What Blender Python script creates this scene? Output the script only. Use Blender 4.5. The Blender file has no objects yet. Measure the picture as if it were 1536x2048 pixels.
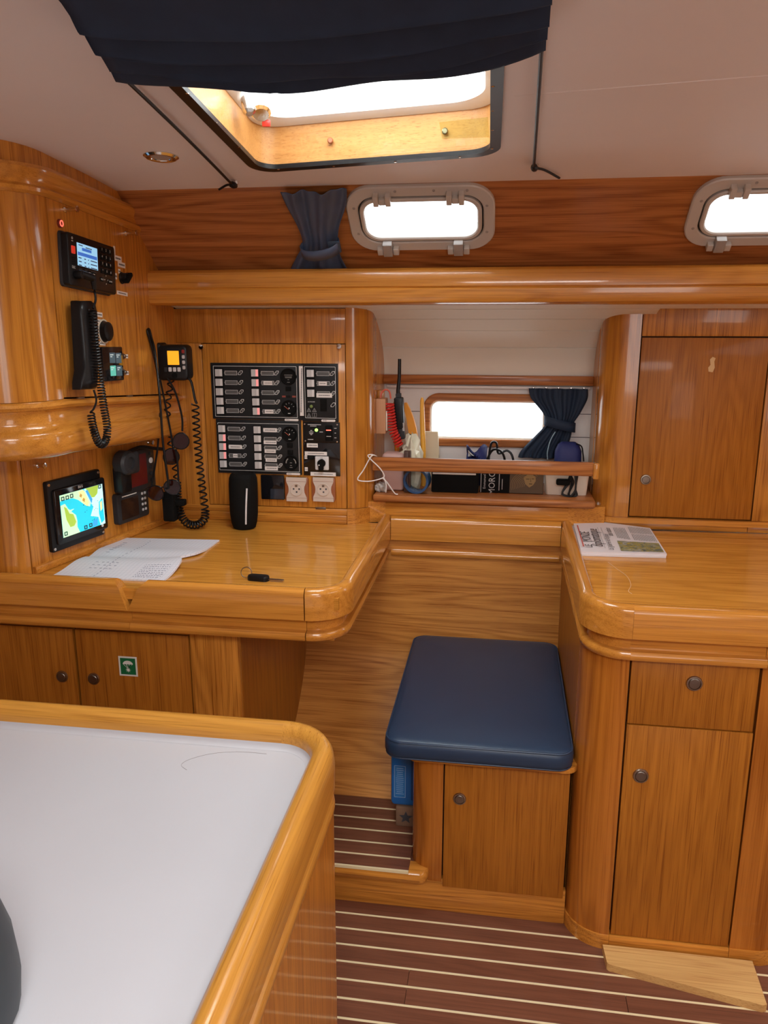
import bpy, bmesh, math, random
from mathutils import Vector, Matrix
random.seed(7)
scene = bpy.context.scene
COL = scene.collection

# ------------------------------------------------------------------ camera
cam_d = bpy.data.cameras.new('camera'); cam = bpy.data.objects.new('camera', cam_d); COL.objects.link(cam)
cam_d.sensor_fit = 'VERTICAL'; cam_d.sensor_height = 24.0; cam_d.lens = 24.0*1580/2048
cam_d.clip_start = 0.02
cam.location = (0, 0, 1.55)
cam.rotation_euler = (math.radians(90-13.489), 0, math.radians(8.54))
scene.camera = cam

# ------------------------------------------------------------------ sky, daylight, exposure
world = bpy.data.worlds.new('sky'); scene.world = world; world.use_nodes = True
bg = world.node_tree.nodes['Background']
bg.inputs[0].default_value = (0.93, 0.97, 1.0, 1); bg.inputs[1].default_value = 5.0
def area(name, loc, rot, sx, sy, power, color):
    d = bpy.data.lights.new(name, 'AREA'); d.shape = 'RECTANGLE'; d.size = sx; d.size_y = sy
    d.energy = power; d.color = color
    o = bpy.data.objects.new(name, d); COL.objects.link(o); o.location = loc
    o.rotation_euler = [math.radians(a) for a in rot]; return o
# daylight falling through the deck hatch in view and the hatch over the saloon
area('hatch_daylight', (-0.32, 1.62, 2.13), (0, 0, -5), 0.46, 0.50, 9.5, (0.95, 0.98, 1.0))
area('saloon_hatch_daylight', (0.15, -0.25, 2.02), (0, 0, 0), 0.8, 0.7, 27, (1.0, 0.97, 0.94))
area('ceiling_fill', (0.95, -1.35, 1.45), (106, 0, 22), 0.7, 0.9, 9, (1.0, 0.97, 0.93))  # added fill behind the camera, tilted up to brighten the headliner
scene.view_settings.view_transform = 'Standard'; scene.view_settings.look = 'None'
scene.view_settings.exposure = 0.0; scene.view_settings.gamma = 1.0
scene.view_settings.use_curve_mapping = False

# ------------------------------------------------------------------ materials
def new_mat(name):
    m = bpy.data.materials.new(name); m.use_nodes = True
    nt = m.node_tree; return m, nt, nt.nodes['Principled BSDF']
def plain(name, col, rough=0.5, metal=0.0, coat=0.0, emit=None, es=1.0, noise=0.0, nscale=40, bump=0.0, spec=0.5, sheen=0.0):
    m, nt, b = new_mat(name); N = nt.nodes; L = nt.links
    b.inputs['Base Color'].default_value = (*col, 1); b.inputs['Roughness'].default_value = rough
    b.inputs['Metallic'].default_value = metal; b.inputs['Coat Weight'].default_value = coat
    b.inputs['Specular IOR Level'].default_value = spec; b.inputs['Sheen Weight'].default_value = sheen
    if emit:
        b.inputs['Emission Color'].default_value = (*emit, 1); b.inputs['Emission Strength'].default_value = es
    if noise or bump:
        tc = N.new('ShaderNodeTexCoord'); nz = N.new('ShaderNodeTexNoise')
        nz.inputs['Scale'].default_value = nscale; nz.inputs['Detail'].default_value = 4
        L.new(tc.outputs['Object'], nz.inputs['Vector'])
        if noise:
            mx = N.new('ShaderNodeMix'); mx.data_type = 'RGBA'
            mx.inputs[6].default_value = (*[c*(1-noise) for c in col], 1); mx.inputs[7].default_value = (*[min(1, c*(1+noise)) for c in col], 1)
            L.new(nz.outputs['Fac'], mx.inputs[0]); L.new(mx.outputs[2], b.inputs['Base Color'])
        if bump:
            bp = N.new('ShaderNodeBump'); bp.inputs['Strength'].default_value = bump; bp.inputs['Distance'].default_value = 0.002
            L.new(nz.outputs['Fac'], bp.inputs['Height']); L.new(bp.outputs['Normal'], b.inputs['Normal'])
    return m
def wood(name, axis, light, dark, rough=0.3, coat=0.5, ring=1.0, pores=1.0, fine=1.0):
    """varnished veneer: long grain along the axis, cathedral rings and short dark pores"""
    m, nt, b = new_mat(name); N = nt.nodes; L = nt.links
    tc = N.new('ShaderNodeTexCoord'); oi = N.new('ShaderNodeObjectInfo')
    off = N.new('ShaderNodeMath'); off.operation = 'MULTIPLY'; off.inputs[1].default_value = 7.3
    L.new(oi.outputs['Random'], off.inputs[0])
    add = N.new('ShaderNodeVectorMath'); add.operation = 'ADD'
    L.new(tc.outputs['Object'], add.inputs[0]); L.new(off.outputs[0], add.inputs[1])
    def mapped(al, ac):
        mp = N.new('ShaderNodeMapping'); mp.inputs['Scale'].default_value = [al if a == axis else ac for a in 'XYZ']
        L.new(add.outputs[0], mp.inputs['Vector']); return mp
    def nz(mp, detail, rgh=0.5, dist=0.0):
        n = N.new('ShaderNodeTexNoise'); n.inputs['Scale'].default_value = 1.0; n.inputs['Detail'].default_value = detail
        n.inputs['Roughness'].default_value = rgh; n.inputs['Distortion'].default_value = dist
        L.new(mp.outputs[0], n.inputs['Vector']); return n
    def mth(op, a, v=None, c=False):
        n = N.new('ShaderNodeMath'); n.operation = op; n.use_clamp = c
        L.new(a, n.inputs[0])
        if v is not None:
            if hasattr(v, 'is_output'): L.new(v, n.inputs[1])
            else: n.inputs[1].default_value = v
        return n.outputs[0]
    big = nz(mapped(0.75, 8.0), 2, 0.4, 0.15)
    rings = mth('SINE', mth('MULTIPLY', big.outputs['Fac'], 88.0))
    rings = mth('MULTIPLY_ADD', rings, 0.5); N[-1].inputs[2].default_value = 0.5
    rings = mth('POWER', rings, 1.6)
    streak = nz(mapped(1.5, 130*fine), 4, 0.7)
    pore = nz(mapped(6, 560*fine), 2, 0.6)
    pr = N.new('ShaderNodeMapRange'); pr.inputs[1].default_value = 0.53; pr.inputs[2].default_value = 0.72
    L.new(pore.outputs['Fac'], pr.inputs[0])
    patch = nz(mapped(0.8, 2.5), 2)
    s = mth('MULTIPLY', rings, 0.28*ring)
    s2 = mth('MULTIPLY', streak.outputs['Fac'], 0.85)
    s3 = mth('MULTIPLY', pr.outputs[0], 0.75*pores)
    s4 = mth('MULTIPLY', patch.outputs['Fac'], 0.35)
    t = mth('ADD', s, s2); t = mth('ADD', t, s3); t = mth('ADD', t, s4)
    t = mth('SUBTRACT', t, 0.42, True)
    mx = N.new('ShaderNodeMix'); mx.data_type = 'RGBA'
    mx.inputs[6].default_value = (*light, 1); mx.inputs[7].default_value = (*dark, 1)
    L.new(t, mx.inputs[0]); L.new(mx.outputs[2], b.inputs['Base Color'])
    bp = N.new('ShaderNodeBump'); bp.inputs['Strength'].default_value = 0.12; bp.inputs['Distance'].default_value = 0.001; bp.invert = True
    L.new(t, bp.inputs['Height']); L.new(bp.outputs['Normal'], b.inputs['Normal'])
    b.inputs['Roughness'].default_value = rough; b.inputs['Coat Weight'].default_value = coat*0.7; b.inputs['Coat Roughness'].default_value = 0.07; b.inputs['Specular IOR Level'].default_value = 0.25
    return m
OL, OD = (0.70, 0.29, 0.046), (0.27, 0.076, 0.006)
OAK = {a: wood('oak_'+a, a, OL, OD) for a in 'XYZ'}
DOORW = wood('oak_door_shaded', 'Z', (0.47, 0.170, 0.018), (0.20, 0.054, 0.004), rough=0.42, coat=0.12, ring=0.6)  # same oak, darkened in the colour because the doors get less light
DESKW = wood('desk_veneer', 'X', (0.74, 0.33, 0.05), (0.34, 0.11, 0.010), rough=0.25, coat=0.6, ring=0.8)
RAILW = {a: wood('rail_beech_'+a, a, (0.68, 0.285, 0.046), (0.31, 0.095, 0.010), rough=0.22, coat=0.9, ring=0.7, pores=0.6) for a in 'XYZ'}
POSTW = wood('post_veneer', 'Z', (0.62, 0.245, 0.034), (0.25, 0.068, 0.007), rough=0.22, coat=0.9, ring=1.2, pores=0.5)
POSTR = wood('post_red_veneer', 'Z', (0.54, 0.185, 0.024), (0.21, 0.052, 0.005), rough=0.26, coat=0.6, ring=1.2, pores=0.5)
CABINW = wood('cabin_side_veneer', 'X', (0.54, 0.205, 0.060), (0.21, 0.058, 0.013), rough=0.35, coat=0.3, ring=1.5)
PANELW = wood('seat_back_veneer', 'X', (0.68, 0.295, 0.066), (0.34, 0.108, 0.017), rough=0.38, coat=0.2, ring=1.3)
TRUNKW = wood('hatch_trunk_veneer', 'X', (0.52, 0.245, 0.075), (0.30, 0.115, 0.028), rough=0.4, coat=0.2, ring=0.5)
TABLEW = {a: wood('table_rail_'+a, a, (0.68, 0.32, 0.055), (0.36, 0.13, 0.015), rough=0.32, coat=0.5, ring=0.6, pores=0.8) for a in 'XY'}
WEDGEW = wood('raw_oak_block', 'X', (0.72, 0.45, 0.17), (0.46, 0.22, 0.07), rough=0.55, coat=0.0, ring=0.6)
TEAK = wood('teak_plank', 'X', (0.215, 0.082, 0.045), (0.092, 0.031, 0.017), rough=0.38, coat=0.15, ring=0.7, pores=0.7)
STRIP = plain('pale_inlay', (0.80, 0.68, 0.42), 0.45)
GAP = plain('shadow_gap', (0.05, 0.018, 0.006), 0.8)
LINER = plain('vinyl_headliner', (0.86, 0.79, 0.76), 0.55, noise=0.03, nscale=6, bump=0.05)
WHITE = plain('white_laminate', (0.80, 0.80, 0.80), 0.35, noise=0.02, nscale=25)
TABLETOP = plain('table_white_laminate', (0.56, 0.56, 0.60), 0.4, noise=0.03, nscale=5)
HULLWHITE = plain('white_hull_plank', (0.88, 0.84, 0.74), 0.3)
RECESSW = plain('white_recess_panel', (0.78, 0.75, 0.74), 0.45)
NAVY = plain('navy_vinyl', (0.017, 0.040, 0.086), 0.42, noise=0.12, nscale=9, bump=0.10)
NAVYCLOTH = plain('navy_cloth', (0.020, 0.033, 0.062), 0.7, noise=0.2, nscale=30, spec=0.25)
CURTAIN = plain('navy_curtain', (0.070, 0.100, 0.175), 0.36, noise=0.2, nscale=25)
BLACK = plain('black_plastic', (0.007, 0.007, 0.008), 0.35, spec=0.3)
MATTE = plain('matte_black', (0.006, 0.006, 0.006), 0.8, spec=0.15)
RUBBER = plain('black_rubber', (0.007, 0.007, 0.008), 0.38, spec=0.3)
GLOSS = plain('gloss_black', (0.008, 0.008, 0.01), 0.08)
PANELB = plain('panel_black', (0.011, 0.012, 0.014), 0.5, spec=0.3)
DGREY = plain('dark_grey_plastic', (0.028, 0.028, 0.031), 0.4, spec=0.3)
GREYP = plain('grey_switch', (0.52, 0.50, 0.50), 0.4)
LIGHTG = plain('light_grey_switch', (0.70, 0.68, 0.68), 0.4)
FRAMEP = plain('port_frame_plastic', (0.56, 0.52, 0.48), 0.35)
FRAMED = plain('port_frame_dark', (0.36, 0.33, 0.31), 0.35)  # darker frame plastic for latch levers and screws
CHROME = plain('chrome', (0.75, 0.73, 0.70), 0.12, 1.0)
NICKEL = plain('brushed_nickel', (0.36, 0.30, 0.25), 0.36, 1.0)
NICKELD = plain('dark_nickel', (0.24, 0.20, 0.17), 0.42, 1.0)
PRINTW = plain('white_print', (0.78, 0.78, 0.76), 0.5)
PAPER = plain('label_paper', (0.82, 0.77, 0.74), 0.6)
INK = plain('ink', (0.05, 0.05, 0.06), 0.7)
REDINK = plain('red_ink', (0.55, 0.12, 0.10), 0.7)
REDLED = plain('red_lamp', (0.8, 0.2, 0.15), 0.4, emit=(1, 0.16, 0.10), es=1.2)
PINKLED = plain('pink_lamp', (0.8, 0.35, 0.35), 0.4, emit=(1, 0.25, 0.25), es=0.5)
GREENLED = plain('green_lamp', (0.3, 0.9, 0.2), 0.4, emit=(0.35, 1, 0.12), es=2.5)
SOCKETP = plain('socket_plastic', (0.66, 0.56, 0.49), 0.4)
SOCKETW = plain('socket_wing', (0.30, 0.085, 0.025), 0.3, coat=0.5)
GREEN = plain('sign_green', (0.006, 0.15, 0.05), 0.45)
ORANGE = plain('orange_plastic', (0.80, 0.30, 0.02), 0.4)
RED = plain('red_cord', (0.62, 0.025, 0.02), 0.3)
PINKB = plain('pink_box', (0.62, 0.40, 0.36), 0.5)
CREAM = plain('cream_box', (0.74, 0.66, 0.56), 0.45)
BROWNB = plain('brown_box', (0.07, 0.03, 0.02), 0.5)
BLUET = plain('blue_tape', (0.022, 0.075, 0.19), 0.25)
BLUE = plain('blue_case', (0.01, 0.13, 0.42), 0.35)
BLUED = plain('blue_pouch', (0.012, 0.02, 0.13), 0.6)
GOLD = plain('gold_print', (0.33, 0.20, 0.07), 0.4)
WCORD = plain('white_cord', (0.85, 0.82, 0.80), 0.4)
CARDB = plain('beige_folder', (0.70, 0.60, 0.42), 0.6)
BAGM = plain('plastic_bag', (0.76, 0.74, 0.58), 0.3, noise=0.2, nscale=40)
SUNL = plain('smoke_lens', (0.03, 0.006, 0.004), 0.05)
REDSCR = plain('dark_red_screen', (0.12, 0.012, 0.01), 0.15)
BRSCR = plain('dark_brown_screen', (0.035, 0.016, 0.01), 0.12)
LCD = plain('blue_lcd', (0.2, 0.4, 0.6), 0.3, emit=(0.35, 0.68, 0.95), es=0.75)
LCDBLUE = plain('lcd_dark_blue', (0.03, 0.1, 0.4), 0.3, emit=(0.05, 0.18, 0.62), es=0.7)
AMBER = plain('amber_lcd', (0.8, 0.4, 0.02), 0.3, emit=(1.0, 0.42, 0.02), es=0.75)
SEA = plain('chart_water', (0.05, 0.5, 0.6), 0.3, emit=(0.0, 0.62, 0.82), es=0.85)
SEA2 = plain('chart_deep', (0.05, 0.3, 0.6), 0.3, emit=(0.05, 0.42, 0.85), es=0.8)
SHOAL = plain('chart_shoal', (0.6, 0.8, 0.75), 0.3, emit=(0.50, 0.86, 0.86), es=0.8)
SHORE = plain('chart_shore', (0.6, 0.8, 0.6), 0.3, emit=(0.52, 0.86, 0.50), es=0.8)
LAND = plain('chart_land', (0.4, 0.5, 0.1), 0.3, emit=(0.30, 0.52, 0.05), es=0.85)
SAND = plain('chart_sand', (0.7, 0.6, 0.3), 0.3, emit=(0.85, 0.80, 0.35), es=0.85)
TILE = plain('screen_tile', (0.05, 0.09, 0.11), 0.3, emit=(0.06, 0.11, 0.14), es=0.5)
TILEG = plain('screen_tile_green', (0.1, 0.4, 0.33), 0.3, emit=(0.10, 0.48, 0.38), es=0.7)
def glassy(name, tint, fac):
    m, nt, b = new_mat(name); N = nt.nodes; L = nt.links
    nt.nodes.remove(b); out = nt.nodes['Material Output']
    tr = N.new('ShaderNodeBsdfTransparent'); tr.inputs[0].default_value = (*tint, 1)
    gl = N.new('ShaderNodeBsdfGlossy'); gl.inputs['Roughness'].default_value = 0.03
    fr = N.new('ShaderNodeLayerWeight'); fr.inputs['Blend'].default_value = 0.5
    pw = N.new('ShaderNodeMath'); pw.operation = 'POWER'; pw.inputs[1].default_value = 5.0; L.new(fr.outputs['Facing'], pw.inputs[0])
    ms = N.new('ShaderNodeMixShader'); mu = N.new('ShaderNodeMath'); mu.operation = 'MULTIPLY_ADD'; mu.inputs[1].default_value = 0.5*fac; mu.inputs[2].default_value = 0.03*fac
    L.new(pw.outputs[0], mu.inputs[0]); L.new(mu.outputs[0], ms.inputs[0]); L.new(tr.outputs[0], ms.inputs[1]); L.new(gl.outputs[0], ms.inputs[2])
    L.new(ms.outputs[0], out.inputs['Surface']); return m
GLASS = glassy('window_glass', (0.97, 0.98, 0.98), 0.8)
COVER = glassy('clear_acrylic', (0.96, 0.97, 0.96), 1.0)
STICK = glassy('pale_sticker', (0.86, 0.93, 0.78), 0.3)

# ------------------------------------------------------------------ mesh helpers
def V(*a): return Vector(a)
class Fr:
    """local frame: origin, right, up; normal = right x up (towards the viewer of the face)"""
    def __init__(s, o, ux=(1, 0, 0), uy=(0, 0, 1)):
        s.o = Vector(o); s.x = Vector(ux).normalized(); s.y = Vector(uy).normalized(); s.n = s.x.cross(s.y)
    def p(s, a, b, c=0.0): return s.o + s.x*a + s.y*b + s.n*c
    def at(s, a, b, c=0.0): return Fr(s.p(a, b, c), s.x, s.y)
def rr(w, h, r, seg=4):
    r = min(r, w/2-1e-5, h/2-1e-5); pts = []
    if r <= 1e-6: return [(w/2, -h/2), (w/2, h/2), (-w/2, h/2), (-w/2, -h/2)]
    for cx, cy, a0 in ((w/2-r, -h/2+r, -90), (w/2-r, h/2-r, 0), (-w/2+r, h/2-r, 90), (-w/2+r, -h/2+r, 180)):
        for i in range(seg+1):
            a = math.radians(a0+90*i/seg); pts.append((cx+r*math.cos(a), cy+r*math.sin(a)))
    return pts
class MB:
    def __init__(s): s.v = []; s.f = []
    def add(s, vs, fs):
        b = len(s.v); s.v += [Vector(v) for v in vs]; s.f += [[b+i for i in f] for f in fs]; return s
    def rings(s, rings, closed=True, cap0=True, cap1=True, loop=False):
        n = len(rings[0]); vs = [p for r in rings for p in r]; fs = []
        m = len(rings)
        for k in range(m if loop else m-1):
            a, b = k*n, ((k+1) % m)*n
            for i in range(n if closed else n-1):
                j = (i+1) % n; fs.append([a+i, a+j, b+j, b+i])
        if closed and not loop:
            if cap0: fs.append(list(range(n))[::-1])
            if cap1: fs.append([(m-1)*n+i for i in range(n)])
        return s.add(vs, fs)
    def box(s, a, b, bev=0.0, seg=2):
        lo = [min(p, q) for p, q in zip(a, b)]; hi = [max(p, q) for p, q in zip(a, b)]
        if bev <= 0:
            vs = [(x, y, z) for x in (lo[0], hi[0]) for y in (lo[1], hi[1]) for z in (lo[2], hi[2])]
            return s.add(vs, [[0, 1, 3, 2], [4, 6, 7, 5], [0, 4, 5, 1], [2, 3, 7, 6], [0, 2, 6, 4], [1, 5, 7, 3]])
        bm = bmesh.new(); bmesh.ops.create_cube(bm, size=1.0)
        for v in bm.verts: v.co = Vector([(l+h)/2+c*(h-l) for c, l, h in zip(v.co, lo, hi)])
        bev = min(bev, min(h-l for l, h in zip(lo, hi))*0.49)
        bmesh.ops.bevel(bm, geom=bm.edges[:], offset=bev, segments=seg, affect='EDGES', profile=0.5)
        bm.verts.index_update()
        s.add([v.co.copy() for v in bm.verts], [[v.index for v in f.verts] for f in bm.faces]); bm.free(); return s
    def plate(s, fr, w, h, d, r=0.0, b=0.0, seg=4, z0=0.0, bs=2):
        """rounded plate lying in a frame, standing d proud of it, edge rounded by b"""
        R = [[fr.p(x, y, z0) for x, y in rr(w, h, r, seg)]]
        if b > 0:
            for i in range(bs+1):
                a = math.pi/2*i/bs; o = b*(1-math.cos(a)); hh = d-b+b*math.sin(a)
                R.append([fr.p(x, y, z0+hh) for x, y in rr(w-2*o, h-2*o, max(r-o, 1e-4) if r else 0, seg)])
        else: R.append([fr.p(x, y, z0+d) for x, y in rr(w, h, r, seg)])
        return s.rings(R)
    def ring(s, fr, w, h, r, w2, h2, r2, d, z0=0.0, seg=5, b=0.0):
        o = rr(w, h, r, seg); i = rr(w2, h2, r2, seg); ob = rr(w-2*b, h-2*b, max(r-b, 1e-4), seg); ib = rr(w2+2*b, h2+2*b, r2+b, seg)
        R = [[fr.p(*p, z0) for p in o], [fr.p(*p, z0+d-b) for p in o]]
        if b: R += [[fr.p(*p, z0+d) for p in ob], [fr.p(*p, z0+d) for p in ib]]
        R += [[fr.p(*p, z0+d-b) for p in i], [fr.p(*p, z0) for p in i]]
        return s.rings(R, loop=True)
    def poly(s, fr, pts, d, z0=0.0):
        return s.rings([[fr.p(x, y, z0) for x, y in pts], [fr.p(x, y, z0+d) for x, y in pts]])
    def prism(s, pts3, vec):
        vec = Vector(vec); a = [Vector(p) for p in pts3]
        return s.rings([a, [p+vec for p in a]])
    def lathe(s, o, axis, prof, n=16, loop=False):
        ax = Vector(axis).normalized(); t = ax.orthogonal().normalized(); u = ax.cross(t); o = Vector(o)
        R = [[o+ax*h+(t*math.cos(2*math.pi*i/n)+u*math.sin(2*math.pi*i/n))*max(r, 1e-5) for i in range(n)] for r, h in prof]
        return s.rings(R, loop=loop)
    def tube(s, pts, r, n=8, closed=False):
        pts = [Vector(p) for p in pts]; R = []; m = len(pts); up = None
        for i, p in enumerate(pts):
            if closed: d = pts[(i+1) % m]-pts[i-1]
            else: d = pts[min(i+1, m-1)]-pts[max(i-1, 0)]
            d.normalize()
            if up is None: up = d.orthogonal().normalized()
            up = (up-d*up.dot(d))
            if up.length < 1e-5: up = d.orthogonal()
            up.normalize(); w = d.cross(up); rad = r[i] if isinstance(r, (list, tuple)) else r
            R.append([p+(up*math.cos(2*math.pi*k/n)+w*math.sin(2*math.pi*k/n))*rad for k in range(n)])
        return s.rings(R, loop=closed)
    def sweep(s, path, prof, side=1, zf=None):
        """profile (inward n, z) carried along a level path; inward = side * left of travel"""
        R = []; m = len(path)
        for i, p in enumerate(path):
            a = Vector(path[max(i-1, 0)]); b = Vector(path[min(i+1, m-1)]); p = Vector(p)
            if 0 < i < m-1:
                d1 = (p-a).normalized(); d2 = (b-p).normalized(); t = (d1+d2).normalized(); k = 1/max(0.5, t.dot(d1))
            else: t = (b-a).normalized(); k = 1
            nrm = Vector((-t.y, t.x))*side*k; dz = zf(p) if zf else 0
            R.append([Vector((p.x+nrm.x*n, p.y+nrm.y*n, z+dz)) for n, z in prof])
        return s.rings(R)
    def grid(s, fn, nu, nv):
        vs = [fn(i/nu, j/nv) for j in range(nv+1) for i in range(nu+1)]
        return s.add(vs, [[j*(nu+1)+i, j*(nu+1)+i+1, (j+1)*(nu+1)+i+1, (j+1)*(nu+1)+i] for j in range(nv) for i in range(nu)])
def mesh_of(name, mb, origin=(0, 0, 0), sharp=35):
    me = bpy.data.meshes.new(name); o = Vector(origin)
    me.from_pydata([tuple(v-o) for v in mb.v], [], mb.f); me.validate(clean_customdata=False)
    bm = bmesh.new(); bm.from_mesh(me); bmesh.ops.recalc_face_normals(bm, faces=bm.faces); bm.to_mesh(me); bm.free()
    me.polygons.foreach_set('use_smooth', [True]*len(me.polygons)); me.set_sharp_from_angle(angle=math.radians(sharp)); me.update()
    return me
def tag(o, label=None, cat=None, group=None, kind=None):
    if label: o['label'] = label
    if cat: o['category'] = cat
    if group: o['group'] = group
    if kind: o['kind'] = kind
    return o
def thing(name, label, cat, loc=(0, 0, 0), group=None, kind=None):
    o = bpy.data.objects.new(name, None); COL.objects.link(o); o.location = loc; o.empty_display_size = 0.05
    return tag(o, label, cat, group, kind)
def world_loc(o):
    p = Vector(o.location)
    while o.parent: o = o.parent; p = p+Vector(o.location)
    return p
def part(name, mb, mat, parent=None, label=None, sharp=35, kind=None, solid=0.0, sub=0):
    """one mesh object; vertices are given in world coordinates"""
    org = world_loc(parent) if parent else Vector((0, 0, 0))
    me = mesh_of(name, mb, org, sharp); me.materials.append(mat)
    o = bpy.data.objects.new(name, me); COL.objects.link(o); o.parent = parent
    if solid:
        md = o.modifiers.new('thick', 'SOLIDIFY'); md.thickness = solid; md.offset = 0
    if sub:
        md = o.modifiers.new('smooth', 'SUBSURF'); md.levels = sub; md.render_levels = sub
    return tag(o, label, kind=kind)
def solo(name, mb, mat, label, cat, loc=None, group=None, kind=None, sharp=35, solid=0.0, sub=0):
    if loc is None:
        n = len(mb.v); loc = (sum(v.x for v in mb.v)/n, sum(v.y for v in mb.v)/n, min(v.z for v in mb.v))
    me = mesh_of(name, mb, loc, sharp); me.materials.append(mat)
    o = bpy.data.objects.new(name, me); COL.objects.link(o); o.location = loc
    if solid:
        md = o.modifiers.new('thick', 'SOLIDIFY'); md.thickness = solid; md.offset = 0
    if sub:
        md = o.modifiers.new('smooth', 'SUBSURF'); md.levels = sub; md.render_levels = sub
    return tag(o, label, cat, group, kind)
_text = {}
def text(parent, string, fr, size, mat, d=0.0004, align='CENTER', name='lettering', bold=0.0, squeeze=1.0):
    key = (string, align, bold)
    if key not in _text:
        cu = bpy.data.curves.new('t', 'FONT'); cu.body = string; cu.size = 1.0; cu.align_x = align; cu.align_y = 'CENTER'; cu.resolution_u = 2
        cu.offset = bold
        ob = bpy.data.objects.new('t', cu); COL.objects.link(ob)
        bpy.context.view_layer.update()
        me = bpy.data.meshes.new_from_object(ob.evaluated_get(bpy.context.evaluated_depsgraph_get()))
        _text[key] = ([tuple(v.co) for v in me.vertices], [list(p.vertices) for p in me.polygons])
        bpy.data.objects.remove(ob); bpy.data.curves.remove(cu); bpy.data.meshes.remove(me)
    vs, fs = _text[key]; mb = MB()
    mb.add([fr.p(x*size*squeeze, y*size, d) for x, y, z in vs], fs)
    return part(name, mb, mat, parent)
def helix(path, R, turns, r, n=6, per=10, phase=0.0):
    path = [Vector(p) for p in path]; L = [0]
    for a, b in zip(path, path[1:]): L.append(L[-1]+(b-a).length)
    def at(t):
        d = t*L[-1]
        for i in range(len(path)-1):
            if d <= L[i+1] or i == len(path)-2:
                k = (d-L[i])/max(1e-9, L[i+1]-L[i]); return path[i].lerp(path[i+1], k)
    pts = []; N = int(turns*per); up = None
    for i in range(N+1):
        t = i/N; p = at(t); d = (at(min(1, t+0.01))-at(max(0, t-0.01))).normalized()
        if up is None: up = d.orthogonal().normalized()
        up = (up-d*up.dot(d)).normalized(); w = d.cross(up); a = 2*math.pi*i/per+phase
        pts.append(p+(up*math.cos(a)+w*math.sin(a))*R)
    return MB().tube(pts, r, n)
def smooth(pts, k=6):
    pts = [Vector(p) for p in pts]; out = []
    for i in range(len(pts)-1):
        p0 = pts[max(i-1, 0)]; p1 = pts[i]; p2 = pts[i+1]; p3 = pts[min(i+2, len(pts)-1)]
        for j in range(k):
            t = j/k
            out.append(0.5*((2*p1)+(p2-p0)*t+(2*p0-5*p1+4*p2-p3)*t*t+(3*p1-p0-3*p2+p3)*t**3))
    out.append(pts[-1]); return out
def arc(cx, cy, r, a0, a1, n=8):
    return [(cx+r*math.cos(math.radians(a0+(a1-a0)*i/n)), cy+r*math.sin(math.radians(a0+(a1-a0)*i/n))) for i in range(n+1)]
def panel_with_holes(fr, x0, x1, y0, y1, holes, d):
    """flat panel in a frame with rounded holes (cx, cy, w, h, r), d thick behind"""
    mb = MB(); cuts = [x0]; seg = 6
    hs = sorted(holes)
    for a, b in zip(hs, hs[1:]): cuts.append((a[0]+b[0])/2)
    cuts.append(x1)
    for k, (cx, cy, w, h, r) in enumerate(hs):
        inner = [(cx+x, cy+y) for x, y in rr(w, h, r, seg)]; X0, X1 = cuts[k], cuts[k+1]
        outer = []
        for x, y in inner:
            dx, dy = x-cx, y-cy
            sx = ((X1-cx)/dx if dx > 0 else (X0-cx)/dx) if abs(dx) > 1e-9 else 1e9
            sy = ((y1-cy)/dy if dy > 0 else (y0-cy)/dy) if abs(dy) > 1e-9 else 1e9
            s = min(sx, sy); outer.append([cx+dx*s, cy+dy*s])
        for qx, qy in ((X0, y0), (X1, y0), (X0, y1), (X1, y1)):      # snap nearest outer point to each corner
            j = min(range(len(outer)), key=lambda i: (outer[i][0]-qx)**2+(outer[i][1]-qy)**2); outer[j] = [qx, qy]
        mb.rings([[fr.p(*p, 0) for p in outer], [fr.p(*p, 0) for p in inner], [fr.p(*p, -d) for p in inner], [fr.p(*p, -d) for p in outer]], cap0=False, cap1=False)
    return mb

# =================================================================== THE SETTING
def CZ(y): return 2.0-0.0229*y*y                      # deckhead camber
# ---- floor: teak planks with pale inlay strips
fl = part('floor', MB().box((-2.3, -1.8, -0.05), (2.1, 2.85, -0.006)), TEAK); tag(fl, kind='structure')
tag(fl, 'brown teak cabin sole with pale inlay strips')
ys = [1.787-0.0545*k for k in range(0, 17)]
for k in range(len(ys)-1):
    y1, y0 = ys[k]-0.003, ys[k+1]+0.003
    joints = {2: [-1.1, 0.9], 3: [-0.18, 0.335], 4: [-0.18, 0.95], 5: [-0.62, 0.62], 1: [-0.75, 1.05]}.get(k, [-0.9+0.37*((k*5) % 4), 0.8])
    xs = [-1.35]+joints+[1.4]
    for a, b in zip(xs, xs[1:]):
        part('plank', MB().box((a+0.0006, y0, -0.006), (b-0.0006, y1, 0.0), 0.0006, 1), TEAK, fl)
part('plank', MB().box((-0.66, 1.79, -0.006), (0.25, 1.845, 0.0), 0.0006, 1), TEAK, fl)
for y in ys:
    part('inlay_strip', MB().box((-1.35, y-0.003, -0.006), (1.4, y+0.003, -0.0003)), STRIP, fl)
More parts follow.
